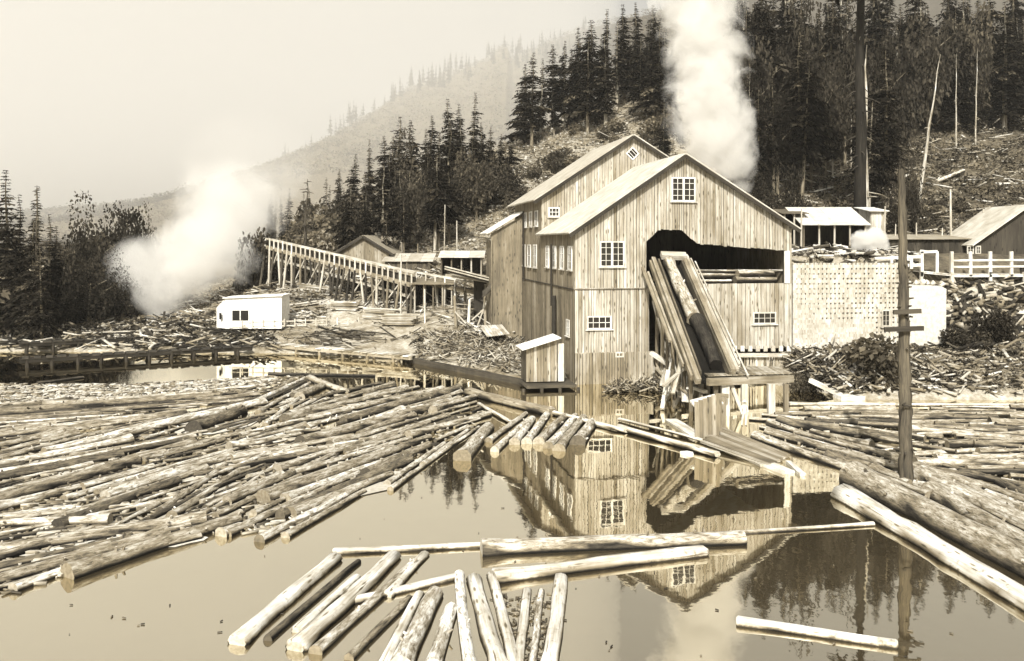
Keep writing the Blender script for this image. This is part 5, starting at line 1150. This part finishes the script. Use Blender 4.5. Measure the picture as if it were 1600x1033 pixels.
Yq = NR.uniform(126, 240, 9000); xq = NR.uniform(420, 1080, 9000); Xq = (xq-800)/F*Yq
undergrowth('undergrowth', Xq, Yq, (.5, 1.8), [.08, .16, .26, .34, .4])
Yq = NR.uniform(114, 240, 9000); xq = NR.uniform(1120, 1640, 9000); Xq = (xq-800)/F*Yq
undergrowth('undergrowth', Xq, Yq, (.5, 1.8), [.015, .03, .06, .14, .24])
Yq = NR.uniform(108, 200, 3200); xq = NR.uniform(-40, 420, 3200); Xq = (xq-800)/F*Yq; k = height(Xq, Yq) > .3
undergrowth('undergrowth', Xq[k], Yq[k], (.4, 1.5), [.04, .08, .2, .3])
Yq = NR.uniform(73, 96, 1500); xq = NR.uniform(1240, 1640, 1500); Xq = (xq-800)/F*Yq; k = height(Xq, Yq) > .4
undergrowth('undergrowth', Xq[k], Yq[k], (.25, .9), [.02, .04, .08, .16, .28])
Yq = NR.uniform(95, 150, 2600); xq = NR.uniform(420, 830, 2600); Xq = (xq-800)/F*Yq; k = height(Xq, Yq) > .4
undergrowth('undergrowth', Xq[k], Yq[k], (.2, .8), [.05, .1, .2, .3])
Yq = NR.uniform(900, 1900, 9000); xq = NR.uniform(380, 1100, 9000); Xq = (xq-800)/F*Yq
undergrowth('far_brush', Xq, Yq, (3, 8), [.06, .1, .16, .22])
Yq = NR.uniform(900, 1400, 3000); xq = NR.uniform(-100, 380, 3000); Xq = (xq-800)/F*Yq
undergrowth('far_woods', Xq, Yq, (4, 9), [.05, .08, .14])
Yq = NR.uniform(260, 1000, 9000); xq = NR.uniform(-100, 440, 9000); Xq = (xq-800)/F*Yq
undergrowth('far_woods', Xq, Yq, (1.2, 4), [.03, .06, .12], tall=1.6)
# fallen poles and slash on the spur
Yq = NR.uniform(135, 205, 700); xq = NR.uniform(640, 1050, 700)[:700]; Xq = (xq-800)/F*Yq
sticks('hillside_slash', Xq, Yq, height(Xq, Yq)+.2, NR.uniform(1.5, 7, 700), NR.uniform(.06, .22, 700), NR.choice([.06, .12, .3, .5], 700), .15)
Yq = NR.uniform(118, 200, 500); xq = NR.uniform(1170, 1620, 500); Xq = (xq-800)/F*Yq
sticks('hillside_slash', Xq, Yq, height(Xq, Yq)+.3, NR.uniform(1.5, 6, 500), NR.uniform(.1, .3, 500), NR.choice([.1, .4, .6, .7], 500), .15)

# ------------------------------------------------------------------ the man on the logs
def person(loc, rz):
    sk = [((0, 0, .93), .135), ((0, .0, 1.1), .125), ((0, -.01, 1.28), .15), ((0, 0, 1.43), .12), ((0, .0, 1.52), .055), ((0, -.02, 1.6), .085), ((0, -.02, 1.7), .09),   # 0-6
          ((.1, 0, .88), .1), ((.115, -.03, .5), .07), ((.12, .02, .1), .05), ((.13, -.13, .04), .045),      # 7-10
          ((-.1, 0, .88), .1), ((-.13, .06, .5), .07), ((-.14, .12, .1), .05), ((-.15, -.02, .04), .045),     # 11-14
          ((.19, 0, 1.42), .065), ((.26, -.02, 1.15), .05), ((.16, -.2, 1.05), .04), ((.09, -.25, 1.08), .035),
          ((-.19, 0, 1.42), .065), ((-.27, .04, 1.15), .05), ((-.26, -.05, .92), .04), ((-.25, -.09, .83), .035)]
    ed = [(0, 1), (1, 2), (2, 3), (3, 4), (4, 5), (5, 6), (0, 7), (7, 8), (8, 9), (9, 10), (0, 11), (11, 12), (12, 13), (13, 14), (3, 15), (15, 16), (16, 17), (17, 18), (3, 19), (19, 20), (20, 21), (21, 22)]
    me = bpy.data.meshes.new('sk'); me.from_pydata([q[0] for q in sk], ed, []); o = bpy.data.objects.new('sk', me); COL.objects.link(o)
    mod = o.modifiers.new('s', 'SKIN'); 
    for i, q in enumerate(sk): me.skin_vertices[0].data[i].radius = (q[1], q[1]*.9)
    me.skin_vertices[0].data[0].use_root = True
    o.modifiers.new('sub', 'SUBSURF').levels = 1
    dg = bpy.context.evaluated_depsgraph_get(); bm = bpy.data.meshes.new_from_object(o.evaluated_get(dg)); bpy.data.objects.remove(o)
    n = len(bm.vertices); co = np.zeros(n*3); bm.vertices.foreach_get('co', co); co = co.reshape(-1, 3)
    tn = np.where(co[:, 2] > 1.5, .42, np.where(co[:, 2] > .95, .78, .66)); tn = np.where(co[:, 2] < .12, .1, tn); tn = np.where((co[:, 2] > .78) & (co[:, 2] < .9) & (np.abs(co[:, 0]) > .2), .4, tn)
    bm.attributes.new('tone', 'FLOAT', 'POINT').data.foreach_set('value', tn); bm.attributes.new('gc', 'FLOAT_VECTOR', 'POINT').data.foreach_set('vector', co.ravel())
    bm.materials.clear(); bm.materials.append(MATS['plain'])
    for p in bm.polygons: p.use_smooth = True
    t = empty('person', loc, rz); link(bm, 'body', t)
    m = MB(); m.tube([(0, -.02, 1.71), (0, -.02, 1.725)], [.17, .17], 14, .7); m.tube([(0, -.02, 1.725), (0, -.02, 1.8), (0, -.02, 1.83)], [.105, .1, .06], 14, .7); m.build('hat', 'plain', t).location = (0, 0, 0)
    m = MB()
    for s in (-1, 1): m.tube([(s*.035, -.105, 1.665), (s*.035, -.112, 1.665)], [.012, .012], 6, .05)
    m.tube([(0, -.1, 1.66), (0, -.13, 1.63), (0, -.1, 1.62)], [.012, .02, .012], 6, .42); m.build('face', 'plain', t).location = (0, 0, 0)
    return tag(t, 'man in pale shirt, trousers and hat standing on the logs under the slip deck', 'person')
pp = W(1163, 667, .25); person((pp.x, pp.y, .25), math.radians(25))

# ------------------------------------------------------------------ steam
def steam(name, label, blobs, dens, nscale, amount, fade=None, step=1.0, col=.955):
    """blobs: (x,y,z,r). A lumpy hull holds a volume that thins towards the hull"""
    m = MB()
    hull = bpy.data.meshes.new('hull'); import bmesh
    b = bmesh.new()
    for x, y, z, r in blobs: bmesh.ops.create_icosphere(b, subdivisions=2, radius=r*1.15, matrix=Matrix.Translation((x, y, z)))
    b.to_mesh(hull); b.free(); o = bpy.data.objects.new('hull', hull); COL.objects.link(o)
    mod = o.modifiers.new('r', 'REMESH'); mod.mode = 'VOXEL'; mod.voxel_size = min(q[3] for q in blobs)*.4
    dg = bpy.context.evaluated_depsgraph_get(); me = bpy.data.meshes.new_from_object(o.evaluated_get(dg)); bpy.data.objects.remove(o)
    mt, n, l = nt(name); geo = n.new('ShaderNodeNewGeometry'); tc = n.new('ShaderNodeTexCoord'); pos = tc.outputs['Object']
    best = None
    for x, y, z, r in blobs:
        v = n.new('ShaderNodeVectorMath'); v.operation = 'DISTANCE'; l.new(pos, v.inputs[0]); v.inputs[1].default_value = (x, y, z)
        f = math_node(n, l, 'MULTIPLY_ADD', v.outputs['Value'], -1/r, 1.0)
        best = f if best is None else math_node(n, l, 'SMOOTH_MAX', best, f, .18)
    nz = math_node(n, l, 'ADD', math_node(n, l, 'MULTIPLY', noise(n, l, pos, nscale, 6, .68, .9), .75), math_node(n, l, 'MULTIPLY', noise(n, l, pos, nscale*.35, 2, .5), .45))
    d = math_node(n, l, 'ADD', best, math_node(n, l, 'MULTIPLY', math_node(n, l, 'SUBTRACT', nz, .64), amount))
    d = maprange(n, l, d, 0.0, .32, 0.0, dens)
    if fade:
        sp = n.new('ShaderNodeSeparateXYZ'); l.new(pos, sp.inputs[0]); d = math_node(n, l, 'MULTIPLY', d, maprange(n, l, sp.outputs['Z'], fade[0], fade[1], 1.0, fade[2]))
    pv = n.new('ShaderNodeVolumePrincipled'); pv.inputs['Color'].default_value = (col, col*.985, col*.95, 1); pv.inputs['Anisotropy'].default_value = 0.0
    l.new(d, pv.inputs['Density']); oo = n.new('ShaderNodeOutputMaterial'); l.new(pv.outputs[0], oo.inputs['Volume'])
    mt.cycles.volume_step_rate = step if hasattr(mt, 'cycles') and hasattr(mt.cycles, 'volume_step_rate') else 1
    me.materials.clear(); me.materials.append(mt); s = link(me, name); kind(s, 'stuff'); s['label'] = label; return s
def bl(x, y, Y, rpx): p = P(x, y, Y); return (p.x, p.y, p.z, rpx*Y/F)
steam('steam', 'white steam plume billowing beside the bank', [bl(250, 495, 128, 22), bl(250, 455, 130, 50), bl(222, 415, 132, 62), bl(205, 400, 131, 44), bl(290, 405, 134, 78), bl(335, 390, 138, 72), bl(345, 340, 150, 80), bl(385, 310, 165, 84), bl(420, 250, 190, 90), bl(350, 250, 185, 70)], .22, .15, 2.1, fade=(9, 30, .06))
steam('steam', 'white steam column rising behind the mill', [bl(1156, 292, 118, 20), bl(1140, 255, 118, 46), bl(1112, 215, 119, 66), bl(1105, 165, 120, 72), bl(1112, 115, 121, 66), bl(1098, 70, 122, 70), bl(1092, 25, 123, 70), bl(1090, -25, 124, 76)], .36, .27, 2.3)
steam('steam', 'white burst of steam above the stacked board wall', [bl(1352, 404, 96, 10), bl(1357, 391, 96, 19), bl(1348, 378, 96, 19), bl(1366, 376, 96, 20), bl(1376, 386, 96, 14), bl(1338, 384, 96, 9), bl(1371, 364, 96, 9), bl(1352, 416, 96, 6)], 3.0, 1.3, 1.5)
vp = thing('steam_pipe', 'dark upright pipe under the white burst of steam', 'pipe', P(1352, 418, 96)); m = MB(); m.tube([P(1352, 424, 96), P(1352, 404, 96)], [.25, .22], 10, .05); m.build('pipe', 'plain', vp)

# ------------------------------------------------------------------ smoke drifting along the far valley, and the air
smm, n, l = nt('drifting_smoke'); pv = n.new('ShaderNodeVolumePrincipled'); pv.inputs['Color'].default_value = (1, .985, .95, 1); pv.inputs['Density'].default_value = 0.0006
oo = n.new('ShaderNodeOutputMaterial'); l.new(pv.outputs[0], oo.inputs['Volume'])
m = MB(); m.prism([(-1000, 330), (20, 330), (210, 1720), (-1000, 1720)], Vector((0, 0, 0)), Vector((1, 0, 0)), Vector((0, 1, 0)), Z, -3.3, 720, .5); kind(m.build('drifting_smoke', 'drifting_smoke'), 'stuff')
hzm, n, l = nt('haze'); pv = n.new('ShaderNodeVolumePrincipled'); pv.inputs['Color'].default_value = (1, .98, .93, 1); pv.inputs['Density'].default_value = 0.00011; pv.inputs['Anisotropy'].default_value = 0.0
oo = n.new('ShaderNodeOutputMaterial'); l.new(pv.outputs[0], oo.inputs['Volume'])
m = MB(); m.box((0, 1200, 398), (Vector((1, 0, 0)), Vector((0, 1, 0)), Z), (3100, 2900, 804), .5); kind(m.build('haze', 'haze'), 'stuff')

# ------------------------------------------------------------------ labels of look-alikes told apart by their place
ORD = 'first second third fourth fifth sixth seventh eighth ninth tenth eleventh twelfth thirteenth fourteenth fifteenth sixteenth seventeenth eighteenth nineteenth twentieth'.split()
TENS = {20: 'twenty', 30: 'thirty', 40: 'forty', 50: 'fifty'}
def ordinal(i):
    if i < 20: return ORD[i]
    t, u = divmod(i+1, 10); return ({2: 'twentieth', 3: 'thirtieth', 4: 'fortieth', 5: 'fiftieth'}[t] if u == 0 else TENS[t*10]+'-'+ORD[u-1])
by = {}
for o in REG: by.setdefault(o['label'], []).append(o)
FAINT = ('faint far fir',)
for lab, os_ in by.items():
    if len(os_) < 2 or lab.startswith(FAINT): continue
    os_.sort(key=lambda o: 800+o.location.x/max(o.location.y, 1)*F)
    for i, o in enumerate(os_):
        o['label'] = lab+', '+(('leftmost' if i == 0 else 'rightmost' if i == len(os_)-1 else ordinal(i)+' from left'))
